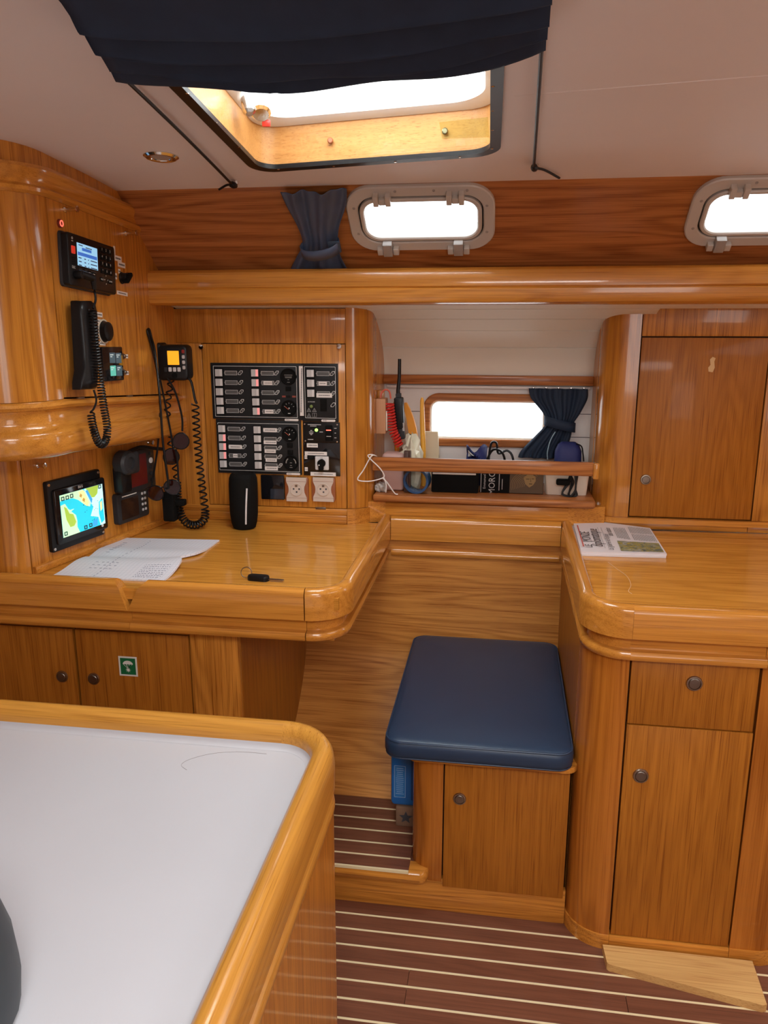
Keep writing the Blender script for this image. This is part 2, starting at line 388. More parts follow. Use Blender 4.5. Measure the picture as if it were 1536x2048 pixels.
# ---- raised step beside the seat
st = part('floor_step', MB().box((-0.645, 1.845, 0.0), (-0.14, 2.12, 0.132)), TEAK); tag(st, 'raised teak step platform beside the seat locker', kind='structure')
sy = [1.799, 1.849, 1.902, 1.956, 2.009, 2.063, 2.116]
for a, b in zip(sy, sy[1:]):
    part('plank', MB().box((-0.645, a+0.003, 0.132), (-0.205, b-0.003, 0.14), 0.0006, 1), TEAK, st)
for y in sy[:-1]:
    part('inlay_strip', MB().box((-0.645, y-0.003, 0.132), (-0.205, y+0.003, 0.1397)), STRIP, st)
nose = [(1.845, 0.102), (1.806, 0.102), (1.797, 0.106), (1.793, 0.118), (1.797, 0.131), (1.806, 0.1365), (1.845, 0.1365)]
mb = MB().prism([(-0.645, y, z) for y, z in nose], (0.47, 0, 0))
mb.rings([[(-0.175+0.022*math.sin(math.pi/2*i/4), 1.845+(y-1.845)*(0.2+0.8*math.cos(math.pi/2*i/4)), z) for y, z in nose] for i in range(5)])
part('nosing', mb, RAILW['X'], st)
bbm = MB().box((-0.66, 1.832, 0.0), (0.2065, 1.85, 0.10), 0.002)
tag(part('baseboard_front', bbm, OAK['X']), 'oak baseboard below step and seat locker', kind='structure')

# ---- curved hull panel behind the seat
prof = smooth([(0, 2.085, 0.12), (0, 2.2, 0.185), (0, 2.33, 0.272), (0, 2.43, 0.365), (0, 2.487, 0.465), (0, 2.502, 0.60), (0, 2.504, 0.72), (0, 2.505, 0.86)], 5)
wb = MB().rings([[Vector((-0.70, p.y, p.z)) for p in prof]+[Vector((-0.70, p.y+0.02, p.z-0.015)) for p in prof[::-1]],
                 [Vector((0.222, p.y, p.z)) for p in prof]+[Vector((0.222, p.y+0.02, p.z-0.015)) for p in prof[::-1]]])
tag(part('wall_seat_back', wb, PANELW, sharp=50), 'curved oak veneer hull panel behind the seat', kind='structure')

def hull_end(x0, x1, y0, z1, y1):
    c = [(p.y-0.001, p.z) for p in prof if p.z < z1-0.01]
    return MB().prism([(x0, y0, 0.0), (x0, c[0][0], 0.0)]+[(x0, y, z) for y, z in c]+[(x0, y1 if y1 < 2.5 else c[-1][0], z1), (x0, y0, z1)], (x1-x0, 0, 0))
# ---- headliner with the deck hatch opening, and the rest of the deckhead behind the camera
HQ = [(-0.575, 1.33), (-0.025, 1.33), (-0.035, 1.893), (-0.605, 1.975)]     # near-left, near-right, far-right, far-left
def hq(s, t, dz=0.0, grow=0.0):
    s = (s-0.5)*(1+grow)+0.5; t = (t-0.5)*(1+grow)+0.5
    a = Vector(HQ[0]).lerp(Vector(HQ[1]), s); b = Vector(HQ[3]).lerp(Vector(HQ[2]), s); p = a.lerp(b, t)
    return Vector((p.x, p.y, CZ(p.y)+dz))
def hatch_outline(w, h, r, dz, n=6): return [hq(x+0.5, y+0.5, dz) for x, y in rr(w, h, r, n)]
def deckhead(name, x0, x1, y0, y1, inner, label):
    cx = sum(p.x for p in inner)/len(inner); cy = sum(p.y for p in inner)/len(inner)
    outer = []
    for p in inner:
        dx, dy = p.x-cx, p.y-cy
        s = min((x1-cx)/dx if dx > 1e-9 else (x0-cx)/dx if dx < -1e-9 else 1e9, (y1-cy)/dy if dy > 1e-9 else (y0-cy)/dy if dy < -1e-9 else 1e9)
        outer.append([cx+dx*s, cy+dy*s])
    for qx, qy in ((x0, y0), (x1, y0), (x0, y1), (x1, y1)):
        j = min(range(len(outer)), key=lambda i: (outer[i][0]-qx)**2+(outer[i][1]-qy)**2); outer[j] = [qx, qy]
    R = []
    for k in range(9):
        t = k/8; R.append([Vector((a[0]*(1-t)+b.x*t, a[1]*(1-t)+b.y*t, CZ(a[1]*(1-t)+b.y*t))) for a, b in zip(outer, inner)])
    up = [[p+Vector((0, 0, 0.03)) for p in r] for r in R[::-1]]
    mb = MB().rings(R+up, cap0=False, cap1=False)
    return tag(part(name, mb, LINER, sharp=60), label, kind='structure')
ceil = deckhead('ceiling', -2.3, 2.1, 0.55, 2.17, hatch_outline(1, 1, 0.10, 0, 12), 'pale vinyl headliner with the hatch opening')
deckhead('ceiling_aft', -2.3, 2.1, -1.8, 0.55, [Vector((0.15+x, -0.25+y, 0)) for x, y in rr(0.8, 0.7, 0.08, 12)], 'pale vinyl headliner behind the camera')
def seam(pts):
    mb = MB().tube([Vector((x, y, CZ(y)+0.0005)) for x, y in pts], 0.0022, 6); part('seam', mb, LINER, ceil)
seam([(0.0+0.1*i, 1.562-0.011*i) for i in range(19)]); seam([(-1.06+0.1*i, 1.672-0.03*i) for i in range(5)])

# ---- cabin side with the portlights
SIDE = Fr((0, 2.14, 1.895), (1, 0, 0), (0, -0.776, 0.631))       # y = 0 at the headliner, negative down
ports = [(-0.234, -0.112), (0.645, -0.112)]
mb = panel_with_holes(SIDE, -1.3, 1.9, -0.36, 0.03, [(cx, cy, 0.345, 0.155, 0.045) for cx, cy in ports], 0.02)
tag(part('wall_cabin_side', mb, CABINW), 'sloping red-brown veneer cabin side above the grab beam', kind='structure')
def screw(fr, parent, r=0.004):
    part('screw', MB().lathe(fr.p(0, 0, 0), fr.n, [(r, -0.001), (r, 0.0008), (r*0.5, 0.0012), (r*0.35, 0.0004), (0, 0.0004)], 10), FRAMED if r > 0.0039 else CHROME, parent)
for i, (cx, cy) in enumerate(ports):
    f = SIDE.at(cx, cy)
    w = thing('window_%d' % (i+1), ['oblong opening portlight beside the tied navy curtain', 'oblong opening portlight cut by the right picture edge'][i], None, f.o, kind='structure')
    part('flange', MB().ring(f, 0.392, 0.222, 0.07, 0.332, 0.158, 0.05, 0.012, 0.0, 8, 0.003), FRAMEP, w)
    part('gasket', MB().ring(f, 0.338, 0.164, 0.055, 0.312, 0.138, 0.045, 0.006, -0.004, 8), DGREY, w)
    sash = part('sash', MB().ring(f, 0.324, 0.148, 0.048, 0.300, 0.124, 0.038, 0.026, -0.012, 8, 0.003), FRAMEP, w)
    part('pane', MB().plate(f, 0.31, 0.135, 0.005, 0.04, 0, 8, -0.006), GLASS, w)
    for hx in (-0.095, 0.095):
        h = part('hinge', MB().plate(f.at(hx-0.016, 0.080), 0.014, 0.032, 0.022, 0.002, 0.002, 3, 0.008).plate(f.at(hx+0.016, 0.080), 0.014, 0.032, 0.022, 0.002, 0.002, 3, 0.008).plate(f.at(hx, 0.073), 0.018, 0.018, 0.017, 0.002, 0.002, 3, 0.008), FRAMEP, w)
    for hx in (-0.098, 0.098):
        l = part('latch', MB().plate(f.at(hx-0.022, -0.103), 0.016, 0.022, 0.02, 0.002, 0.002, 3, 0.006).plate(f.at(hx+0.022, -0.103), 0.016, 0.022, 0.02, 0.002, 0.002, 3, 0.006), FRAMEP, w)
        part('latch_lever', MB().plate(f.at(hx, -0.092), 0.026, 0.044, 0.026, 0.002, 0.003, 3, 0.006), FRAMED, l)
    for a, b in ((-0.175, 0.045), (-0.175, -0.045), (0.175, 0.045), (0.175, -0.045), (-0.06, 0.098), (0.04, 0.098), (0.125, 0.096)):
        screw(f.at(a, b, 0.012), w)

# ---- white recess between the lockers: curved planks, back panel, little window
RX0, RX1, RY = -0.416, 0.2985, 2.78
def lin(t): return Vector((0, 2.31+0.47*math.sin(t), 1.372+0.238*math.cos(t)))
ts = [0.0, 0.42, 0.66, 0.88, 1.16, math.pi/2]
lining = thing('wall_recess_lining', 'curved white planked hull lining under the beam', None, (0, 2.5, 1.4), kind='structure')
for a, b in zip(ts, ts[1:]):
    p = [lin(a+(b-a)*i/5) for i in range(6)]
    e = 0.0028
    outer = [Vector((0, q.y+0.012, q.z+0.012)) for q in p[::-1]]
    p[0] = p[0]+(p[1]-p[0]).normalized()*e; p[-1] = p[-1]+(p[-2]-p[-1]).normalized()*e
    x0, x1 = (-1.045, 1.3) if a == 0 else (RX0-0.1, RX1+0.15)
    part('plank', MB().rings([[Vector((x0, q.y, q.z)) for q in p+outer], [Vector((x1, q.y, q.z)) for q in p+outer]]), HULLWHITE, lining)
back = Fr(((RX0+RX1)/2, RY, 1.17))
WC = (-0.055-(RX0+RX1)/2, 1.218-1.17)
mb = panel_with_holes(back, RX0-0.45-(RX0+RX1)/2, RX1+0.45-(RX0+RX1)/2, -0.28, 0.23, [(WC[0], WC[1], 0.40, 0.135, 0.03)], 0.02)
wr = tag(part('wall_recess_back', mb, RECESSW), 'white back panel of the recess around the small window', kind='structure')
for z, xa, xb in ((1.245, RX0, -0.28), (1.245, 0.17, RX1), (1.165, 0.2, RX1)):
    part('panel_groove', MB().box((xa, RY-0.0006, z-0.001), (xb, RY+0.002, z+0.001)), DGREY, wr)
tag(part('trim_1', MB().box((RX0, 2.755, 1.342), (RX1, RY, 1.374), 0.003), CABINW), 'wooden batten above the small recess window', kind='structure')
part('curtain_track', MB().box((RX0+0.01, 2.765, 1.328), (RX1-0.01, 2.775, 1.338), 0.002), RECESSW, wr)
f = back.at(*WC)
w = thing('window_3', 'small wood-framed hull window inside the recess', None, f.o, kind='structure')
part('window_frame', MB().ring(f, 0.445, 0.185, 0.055, 0.395, 0.132, 0.03, 0.014, 0, 7, 0.004), CABINW, w)
part('inner_rim', MB().ring(f, 0.398, 0.136, 0.031, 0.385, 0.122, 0.026, 0.004, -0.012, 7), HULLWHITE, w)
part('pane', MB().plate(f, 0.398, 0.134, 0.004, 0.03, 0, 7, -0.014), GLASS, w)
part('wall_recess_side_left', MB().box((RX0-0.012, 2.55, 0.98), (RX0, RY, 1.62)), OAK['Z']); tag(bpy.data.objects['wall_recess_side_left'], 'varnished oak left side of the recess', kind='structure')
part('wall_recess_side_right', MB().box((RX1, 2.66, 0.98), (RX1+0.012, RY, 1.62)), OAK['Z']); tag(bpy.data.objects['wall_recess_side_right'], 'varnished oak right side of the recess', kind='structure')

# ---- rest of the cabin (out of view, closes the room)
for n, a, b, m, l in (('wall_left', (-2.34, -1.8, 0), (-2.3, 2.6, 2.02), OAK['Z'], 'oak bulkhead at the far left'),
                      ('wall_right', (2.1, -1.8, 0), (2.14, 2.6, 2.02), OAK['Z'], 'oak bulkhead at the far right'),
                      ('wall_front', (-2.3, -1.84, 0), (2.1, -1.8, 2.02), LINER, 'pale bulkhead behind the camera'),
                      ('wall_hull_outer', (-0.43, 2.81, 0), (2.1, 2.84, 1.0), HULLWHITE, 'hull side below the recess'),
                      ('wall_hull_outer_right', (0.3, 2.81, 1.0), (2.1, 2.84, 1.72), HULLWHITE, 'hull side behind the lockers on the right'),
                      ('wall_side_deck', (-2.3, 2.41, 1.706), (2.1, 2.84, 1.72), WHITE, 'white side deck outside the portlights'),
                      ('wall_hull_outer_left', (-2.3, 2.81, 0), (-0.43, 2.84, 1.72), HULLWHITE, 'hull side behind the lockers on the left')):
    tag(part(n, MB().box(a, b), m), l, kind='structure')

# =================================================================== DECK HATCH
h = thing('deck_hatch', 'wood-trunked deck hatch with clear acrylic cover in black frame', 'hatch', hq(0.5, 0.5))
def band(w0, r0, z0, w1, r1, z1, n=8):
    return [hatch_outline(w0, w0, r0, z0, n), hatch_outline(w1, w1, r1, z1, n)]
part('cover_frame', MB().rings([hatch_outline(1.035, 1.035, .11, 0.002, 8), hatch_outline(1.035, 1.035, .11, -0.008, 8), hatch_outline(.955, .955, .085, -0.008, 8), hatch_outline(.955, .955, .085, 0.002, 8)], loop=True), BLACK, h)
part('acrylic_cover', MB().rings([hatch_outline(.965, .965, .09, -0.001, 8), hatch_outline(.965, .965, .09, 0.002, 8)]), COVER, h)
part('trunk', MB().rings([hatch_outline(.985, .985, .10, 0.003, 8), hatch_outline(.985, .985, .10, 0.088, 8), hatch_outline(1.02, 1.02, .10, 0.088, 8), hatch_outline(1.02, 1.02, .10, 0.003, 8)], loop=True), TRUNKW, h)
hf = part('hatch_frame', MB().rings([hatch_outline(1.05, 1.05, .10, 0.088, 8), hatch_outline(.97, .97, .12, 0.086, 8), hatch_outline(.91, .91, .13, 0.096, 8), hatch_outline(.90, .90, .13, 0.118, 8), hatch_outline(1.05, 1.05, .10, 0.118, 8)], loop=True), WHITE, h)
part('lens', MB().rings([hatch_outline(.92, .92, .13, 0.110, 8), hatch_outline(.92, .92, .13, 0.117, 8)]), GLASS, h)
part('sticker', MB().rings([[hq(s, t, -0.0012) for s, t in ((.80, .62), (.97, .60), (.975, .82), (.80, .80))], [hq(s, t, -0.0016) for s, t in ((.80, .62), (.97, .60), (.975, .82), (.80, .80))]]), STICK, h)
for s, t in [(0.02, .2), (.02, .45), (.02, .70), (.1, .985), (.34, 1.0), (.6, 1.0), (.86, 1.0), (.985, .92), (.985, .7), (.985, .5), (.985, .28)]:
    p = hq(s, t, -0.008); part('screw', MB().lathe(p, (0, 0, -1), [(0.0035, 0), (0.003, 0.0012), (0, 0.0014)], 8), CHROME, h)
pf = hq(.03, .52, 0.085)
lt = part('hatch_latch', MB().lathe(hq(.10, .74, 0.08), (0.2, -0.5, -0.8), [(0.022, 0), (0.022, 0.022), (0.017, 0.028), (0, 0.028)], 14).lathe(hq(.06, .70, 0.085), (0.2, -0.3, -0.8), [(0.014, 0), (0.014, 0.03), (0.008, 0.035), (0, 0.035)], 12), CHROME, h)
part('latch_mark', MB().box(hq(.12, .75, 0.045)-Vector((.009, .004, .007)), hq(.12, .75, 0.045)+Vector((.009, .004, .007)), 0.002), RED, lt)
for s, m in ((.33, SOCKETW), (.80, NICKEL)):
    p = hq(s, .985, 0.045); part('trunk_plug', MB().lathe(p, (0.1, -1, 0), [(0.007, 0), (0.007, 0.005), (0.005, 0.007), (0, 0.007)], 10), m, h)
# ---- downlight
dl = thing('ceiling_downlight', 'round chrome downlight in the headliner', 'light', (-0.794, 1.851, CZ(1.851)))
nd = Vector((0, -0.0848, -1)).normalized(); o = Vector((-0.794, 1.851, CZ(1.851)))
part('bezel', MB().lathe(o, nd, [(0.040, -0.001), (0.040, 0.003), (0.034, 0.007), (0.026, 0.006), (0.024, 0.003), (0.02, 0.001)], 28), CHROME, dl)
part('diffuser', MB().lathe(o, nd, [(0.0245, 0.002), (0.022, 0.004), (0, 0.005)], 24), plain('frosted_glass', (0.42, 0.37, 0.33), 0.3), dl)

# ---- gathered roman blind under the hatch, on two cords
bl = thing('hatch_blind', 'gathered navy roman blind hanging below the hatch', 'blind', (-0.28, 1.0, 1.9))
bp_ = [(0.50, -0.02), (0.80, -0.035), (0.98, -0.052), (1.045, -0.072), (1.06, -0.080), (1.052, -0.066), (1.045, -0.05), (1.085, -0.062), (1.115, -0.078), (1.124, -0.083), (1.116, -0.068), (1.108, -0.052),
       (1.15, -0.062), (1.178, -0.076), (1.186, -0.080), (1.178, -0.064), (1.172, -0.05), (1.205, -0.058), (1.228, -0.070), (1.236, -0.072), (1.232, -0.055), (1.236, -0.03)]
bp_ = smooth([(0, y, z) for y, z in bp_], 3)
def blind(u, v):
    i = min(int(round(v*(len(bp_)-1))), len(bp_)-1); q = bp_[i]; k = v
    x = -0.60+0.64*u; x += (0.035-0.035*k)*(-1 if u < 0.5 else 0)*(1-2*u if u < .5 else 0)*-1.6
    sag = math.sin(math.pi*u)**0.8
    slope = -0.055*u*max(0, (q.y-0.95)/0.3)
    y = q.y+0.060*sag*max(0, (q.y-0.9)/0.34)+slope*0.6+0.006*math.sin(9*u+7*v*3)*k
    z = CZ(y)+q.z*(0.80+0.12*sag)-0.004*sag*k+0.004*math.sin(14*u+20*v)*k
    return Vector((x, y, z))
part('cloth', MB().grid(blind, 36, len(bp_)-1), NAVYCLOTH, bl, sharp=80, solid=0.0025)
for a, b, tail in (((-0.637, 1.30), (-0.700, 2.068), (-0.045, 0.03)), ((0.034, 1.10), (0.051, 1.991), (0.065, 0.13))):
    pts = [Vector((a[0]+(b[0]-a[0])*i/8, a[1]+(b[1]-a[1])*i/8, CZ(a[1]+(b[1]-a[1])*i/8)-0.012)) for i in range(9)]
    c = part('cord', MB().tube(pts, 0.0035, 7), RUBBER, bl)
    e = pts[-1]
    part('cord_end', MB().tube(smooth([e, e+Vector((tail[0]*.4, tail[1]*.3, 0.002)), e+Vector((tail[0], tail[1]*.8, -0.006))], 5), 0.003, 7), RUBBER, c)
    part('knot', MB().lathe(e-Vector((0, 0.016, 0)), (0.1, 1, 0.0), [(0.004, 0), (0.008, 0.006), (0.0085, 0.018), (0.006, 0.03), (0, 0.034)], 10), RUBBER, c)
    part('eye_screw', MB().lathe(e+Vector((0.006, 0.012, 0.016)), (0, 0, -1), [(0.006, 0), (0.006, 0.012), (0, 0.013)], 8), CHROME, c)

# =================================================================== FURNITURE
def knob(fr, parent, r=0.0185):
    k = part('knob', MB().lathe(fr.o, fr.n, [(r, -0.001), (r, 0.002), (r*0.93, 0.0042), (r*0.78, 0.0045), (r*0.74, 0.0025)], 28), NICKEL, parent, 'round brushed-nickel push knob')
    part('push_button', MB().lathe(fr.o, fr.n, [(r*0.70, 0.001), (r*0.70, 0.0048), (r*0.62, 0.006), (0, 0.0063)], 24), NICKELD, k)
# rail profile: n inward from the outer face, z
RAIL = [(0.0, 0.853), (0.0, 0.912), (0.0015, 0.919), (0.006, 0.926), (0.013, 0.930), (0.024, 0.930), (0.031, 0.926), (0.035, 0.919), (0.036, 0.88),
        (0.036, 0.797), (0.016, 0.795), (0.0085, 0.798), (0.005, 0.805), (0.0055, 0.812), (0.010, 0.818), (0.024, 0.820), (0.024, 0.850)]
# ---- chart table
ct = thing('chart_table', 'oak chart table top with raised varnished edge, in front of the switch panel', 'desk', (-0.8, 2.1, 0.79))
part('table_top', MB().add([(-1.70, 1.76, z) for z in (.875, .905)]+[(-0.375, 1.76, z) for z in (.875, .905)]+[(-0.375, 2.50, z) for z in (.875, .905)]+[(-1.70, 2.50, z) for z in (.875, .905)],
     [[0, 2, 3, 1], [2, 4, 5, 3], [4, 6, 7, 5], [6, 0, 1, 7], [1, 3, 5, 7], [0, 6, 4, 2]]), DESKW, ct)
Y0 = 1.735; XR = -0.352
def rail_piece(path, mat, parent, side, name='edge_rail', prof=RAIL): return part(name, MB().sweep(path, prof, side), mat, parent, sharp=40)
# front edge in two lengths that meet in a V notch
def notch_rail(xa, xb, cut):
    """front rail from xa to xb; the end at xb is cut back along a slope"""
    mb = MB(); R = []
    for x, c in ((xa, 0), (xb, 1)):
        R.append([Vector((x+c*cut*max(0, (z-0.885))/0.045, Y0+n, z)) for n, z in RAIL])
    return mb.rings(R)
part('edge_rail', notch_rail(-1.75, -0.906, -0.031), RAILW['X'], ct, sharp=40)
part('edge_rail', notch_rail(-0.455, -0.905, 0.050), RAILW['X'], ct, sharp=40)
rail_piece(arc(XR-0.10, Y0+0.10, 0.10, -90, 0, 10), RAILW['X'], ct, 1)
rail_piece([(XR, Y0+0.10), (XR, 2.521)], RAILW['Y'], ct, 1)
part('under_shelf', MB().box((-1.3, 1.775, 0.79), (-0.39, 2.49, 0.80)), OAK['X'], ct)
# ---- cabinet under the chart table
cb = thing('chart_table_cabinet', 'low oak cabinet with two doors under the chart table', 'cabinet', (-0.9, 2.0, 0.0))
part('carcass', MB().box((-1.6, 1.815, 0.0), (-0.66, 2.07, 0.79)), GAP, cb)
for a, b in ((-1.60, -1.098), (-1.091, -0.779)):
    d = part('door', MB().box((a, 1.80, 0.20), (b, 1.816, 0.768), 0.0015), DOORW, cb)
    knob(Fr((-1.139 if b < -1 else -1.049, 1.80, 0.631)), d, 0.0165)
part('stile', MB().box((-0.775, 1.80, 0.0), (-0.6455, 1.818, 0.79), 0.002), OAK['Z'], cb)
part('end_panel', hull_end(-0.66, -0.645, 1.819, 0.79, 2.49), DOORW, cb)
part('top_strip', MB().box((-1.6, 1.802, 0.771), (-0.776, 1.818, 0.79)), OAK['X'], cb)
f = Fr((-0.949, 1.80, 0.673))
sg = thing('flare_sticker', 'green square sticker with white parachute flare pictogram on cabinet door', 'sticker', f.o)
part('border', MB().plate(f, 0.051, 0.055, 0.0006), PRINTW, sg); part('field', MB().plate(f, 0.042, 0.046, 0.0003, z0=0.0006), GREEN, sg)
cano = [(0.014*math.cos(math.radians(a)), 0.006+0.010*math.sin(math.radians(a))) for a in range(0, 181, 15)]+[(-0.007, 0.008), (0, 0.005), (0.007, 0.008)]
pm = MB().poly(f, cano[:13], 0.0003, 0.0009)
for a in (-0.0135, -0.005, 0.005, 0.0135): pm.poly(f, [(a, 0.006), (a+0.0012*(1 if a < 0 else -1), 0.006), (0.0006, -0.006), (-0.0006, -0.006)], 0.0003, 0.0009)
star = [((0.0075 if i % 2 == 0 else 0.0028)*math.cos(i*math.pi/8), -0.010+(0.0075 if i % 2 == 0 else 0.0028)*math.sin(i*math.pi/8)) for i in range(16)]
pm.poly(f, star, 0.0003, 0.0009); part('pictogram', pm, PRINTW, sg)

# ---- seat locker and cushion
sl = thing('seat_locker', 'oak seat locker with one door under the blue cushion', 'locker', (0, 2.1, 0.08))
part('carcass', MB().box((-0.185, 1.85, 0.10), (0.20, 2.07, 0.462)), GAP, sl)
cor = arc(-0.145, 1.88, 0.058, 270, 180, 8)
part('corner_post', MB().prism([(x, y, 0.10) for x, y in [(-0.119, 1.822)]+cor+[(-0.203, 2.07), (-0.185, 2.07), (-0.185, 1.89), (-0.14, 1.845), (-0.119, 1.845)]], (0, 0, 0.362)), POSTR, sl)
d = part('door', MB().box((-0.1155, 1.822, 0.085), (0.199, 1.84, 0.460), 0.0015), DOORW, sl); knob(Fr((-0.076, 1.822, 0.353)), d, 0.017)
part('top_board', MB().plate(Fr((0.0, 2.11, 0.462), (1, 0, 0), (0, 1, 0)), 0.43, 0.62, 0.014, 0.03, 0.003), OAK['X'], sl)
cu = thing('seat_cushion', 'navy blue vinyl seat cushion with piped edge', 'cushion', (-0.03, 2.13, 0.476))
fc = Fr((-0.0335, 2.130, 0.476), (1, 0, 0), (0, 1, 0)); W_, H_ = 0.474, 0.708
def cush_ring(ins, z):
    out = []
    for x, y in rr(W_-2*ins, H_-2*ins, 0.045-min(ins, .03), 6):
        k = 1.0
        out.append(fc.p(x, y, z))
    return out
R = [cush_ring(0.012, 0.0), cush_ring(0.003, 0.006), cush_ring(0, 0.016), cush_ring(0, 0.036), cush_ring(0.003, 0.046), cush_ring(0.010, 0.0515), cush_ring(0.025, 0.054), cush_ring(0.06, 0.0565), cush_ring(0.11, 0.058), cush_ring(0.18, 0.059)]
part('cushion_body', MB().rings(R), NAVY, cu, sharp=60)
part('piping', MB().tube(cush_ring(0.004, 0.048), 0.0026, 6, closed=True), NAVY, cu)
part('piping', MB().tube(cush_ring(0.004, 0.005), 0.0022, 6, closed=True), NAVY, cu)

# ---- galley-side worktop and cabinet on the right
wt = thing('side_worktop', 'oak worktop with raised varnished edge on the right, under the newspaper', 'worktop', (0.55, 2.1, 0.79))
XL = 0.197; YR = 1.735
part('table_top', MB().prism([(x, y, 0.875) for x, y in arc(XL+0.11, YR+0.11, 0.08, 180, 270, 6)+arc(0.69, YR+0.16, 0.13, -90, 0, 8)+[(0.82, 2.545), (XL+0.03, 2.52)]], (0, 0, 0.03)), DESKW, wt)
part('table_top', MB().box((0.8205, 2.3, 0.875), (1.3, 2.545, 0.905)), DESKW, wt)
rail_piece([(XL, 2.521), (XL, YR+0.11)], RAILW['Y'], wt, 1)
rail_piece(arc(XL+0.11, YR+0.11, 0.11, 180, 270, 10), RAILW['X'], wt, 1)
rail_piece([(XL+0.1105, YR), (0.603, YR)], RAILW['X'], wt, 1)
rail_piece([(0.604, YR)]+arc(0.69, YR+0.16, 0.16, -90, 0, 8)+[(0.85, 2.30)], RAILW['X'], wt, 1)
rc = thing('side_cabinet', 'tall oak base cabinet with drawer and door under the right worktop', 'cabinet', (0.45, 2.1, 0.0))
YC = 1.763
part('carcass', MB().box((0.262, YC+0.03, 0.03), (0.71, 2.4, 0.79)), GAP, rc)
part('end_panel', hull_end(0.2065, 0.2215, YC+0.10, 0.80, 2.60), DOORW, rc)
cor = arc(0.307, YC+0.10, 0.10, 180, 270, 10)
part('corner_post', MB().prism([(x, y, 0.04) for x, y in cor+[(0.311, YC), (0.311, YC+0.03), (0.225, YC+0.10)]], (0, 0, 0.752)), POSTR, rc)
d = part('drawer', MB().box((0.3155, YC, 0.630), (0.596, YC+0.02, 0.790), 0.0015), DOORW, rc); knob(Fr((0.457, YC, 0.743)), d)
d = part('door', MB().box((0.3155, YC, 0.0435), (0.598, YC+0.02, 0.6265), 0.0015), DOORW, rc); knob(Fr((0.356, YC, 0.496)), d)
cor2 = arc(0.66, YC+0.09, 0.09, -90, 0, 8)
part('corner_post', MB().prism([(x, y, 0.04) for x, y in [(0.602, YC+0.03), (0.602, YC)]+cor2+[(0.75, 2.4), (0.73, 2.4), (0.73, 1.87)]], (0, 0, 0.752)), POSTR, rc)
pl = arc(0.307, YC+0.10, 0.104, 180, 270, 10)
part('plinth', MB().prism([(x, y, 0.0) for x, y in [(0.203, 2.0)]+pl+[(0.311, YC-0.004), (0.311, YC+0.02), (0.222, YC+0.11), (0.222, 2.0)]], (0, 0, 0.0405)), OAK['X'], rc)
part('plinth', MB().box((0.3115, YC-0.004, 0.0), (0.600, YC+0.02, 0.0405), 0.001), OAK['X'], rc)
pl = arc(0.66, YC+0.09, 0.094, -90, 0, 8)
part('plinth', MB().prism([(x, y, 0.0) for x, y in [(0.6005, YC+0.02), (0.6005, YC-0.004)]+pl+[(0.754, 2.3), (0.73, 2.3), (0.73, 1.88)]], (0, 0, 0.0405)), OAK['X'], rc)
# wedge of raw oak on the floor
solo('oak_wedge', MB().prism([(0.296, 1.752, 0.0), (0.300, 1.694, 0.0), (0.306, 1.688, 0.0), (0.640, 1.618, 0.0), (0.650, 1.622, 0.0), (0.655, 1.752, 0.0)], (0, 0, 0.02)), WEDGEW,
     'pale raw oak wedge lying at the cabinet foot', 'wedge')

# ---- ledge along the alcove back, sill and fiddle board of the recess
lg = thing('alcove_ledge', 'stepped oak ledge with rounded rail between the two worktops', 'ledge', (-0.08, 2.55, 0.79))
part('edge_rail', MB().sweep([(XR+0.001, 2.488), (XL-0.001, 2.488)], RAIL, 1), RAILW['X'], lg, sharp=40)
part('apron', MB().box((-0.375, 2.522, 0.905), (0.22, 2.56, 0.972), 0.003), OAK['X'], lg)
for a, b in (((-0.45, 2.50), (-0.374, 2.522)), ((0.219, 2.522), (0.335, 2.545))):
    part('apron_block', MB().prism([(a[0], a[1], 0.905), (b[0], b[1], 0.905), (b[0], 2.57, 0.905), (a[0], 2.57, 0.905)], (0, 0, 0.070)), OAK['X'], lg)
part('sill', MB().box((-0.413, 2.500, 0.976), (0.300, RY, 1.002), 0.008, 3), CABINW, lg)
solo('fiddle_board', MB().box((-0.412, 2.488, 1.083), (0.285, 2.502, 1.127), 0.004), CABINW, 'horizontal oak retaining board across the recess', 'board')
solo('board_bracket', MB().box((0.284, 2.484, 1.075), (0.302, 2.512, 1.125), 0.003), RAILW['Z'], 'small oak bracket holding the right end of the retaining board', 'bracket')

# ---- electrical locker
EY = 2.475
el = thing('switch_locker', 'oak locker wall behind the chart table holding the switch panel', 'locker', (-0.7, 2.6, 0.905))
part('carcass', MB().box((-1.3, EY+0.018, 0.905), (-0.46, RY-0.01, 1.60)), GAP, el)
part('frieze', MB().box((-1.06, EY, 1.486), (-0.4935, EY+0.02, 1.592), 0.001), OAK['X' if False else 'Z'], el)
part('stile', MB().box((-1.12, EY, 0.90), (-0.9655, EY+0.02, 1.4855), 0.001), OAK['Z'], el)
dr = part('door', MB().box((-0.963, EY, 0.9565), (-0.4955, EY+0.019, 1.4835), 0.001), OAK['Z'], el)
part('base_batten', MB().box((-1.06, EY-0.008, 0.905), (-0.4935, EY+0.018, 0.934), 0.004), OAK['X'], el)
part('base_batten', MB().box((-1.06, EY-0.002, 0.934), (-0.4935, EY+0.018, 0.9545), 0.003), OAK['X'], el)
part('hinge', MB().box((-0.60, EY-0.003, 0.951), (-0.565, EY+0.004, 0.959), 0.001), NICKELD, dr)
cor = arc(-0.4885, EY+0.073, 0.073, -90, 0, 10)
part('corner_post', MB().prism([(x, y, 0.958) for x, y in [(-0.4925, EY+0.02), (-0.4925, EY)]+cor+[(-0.4155, 2.60), (-0.43, 2.60), (-0.43, EY+0.08)]], (0, 0, 0.66)), POSTW, el)
cor = arc(-0.4885, EY+0.070, 0.075, -90, 0, 10)
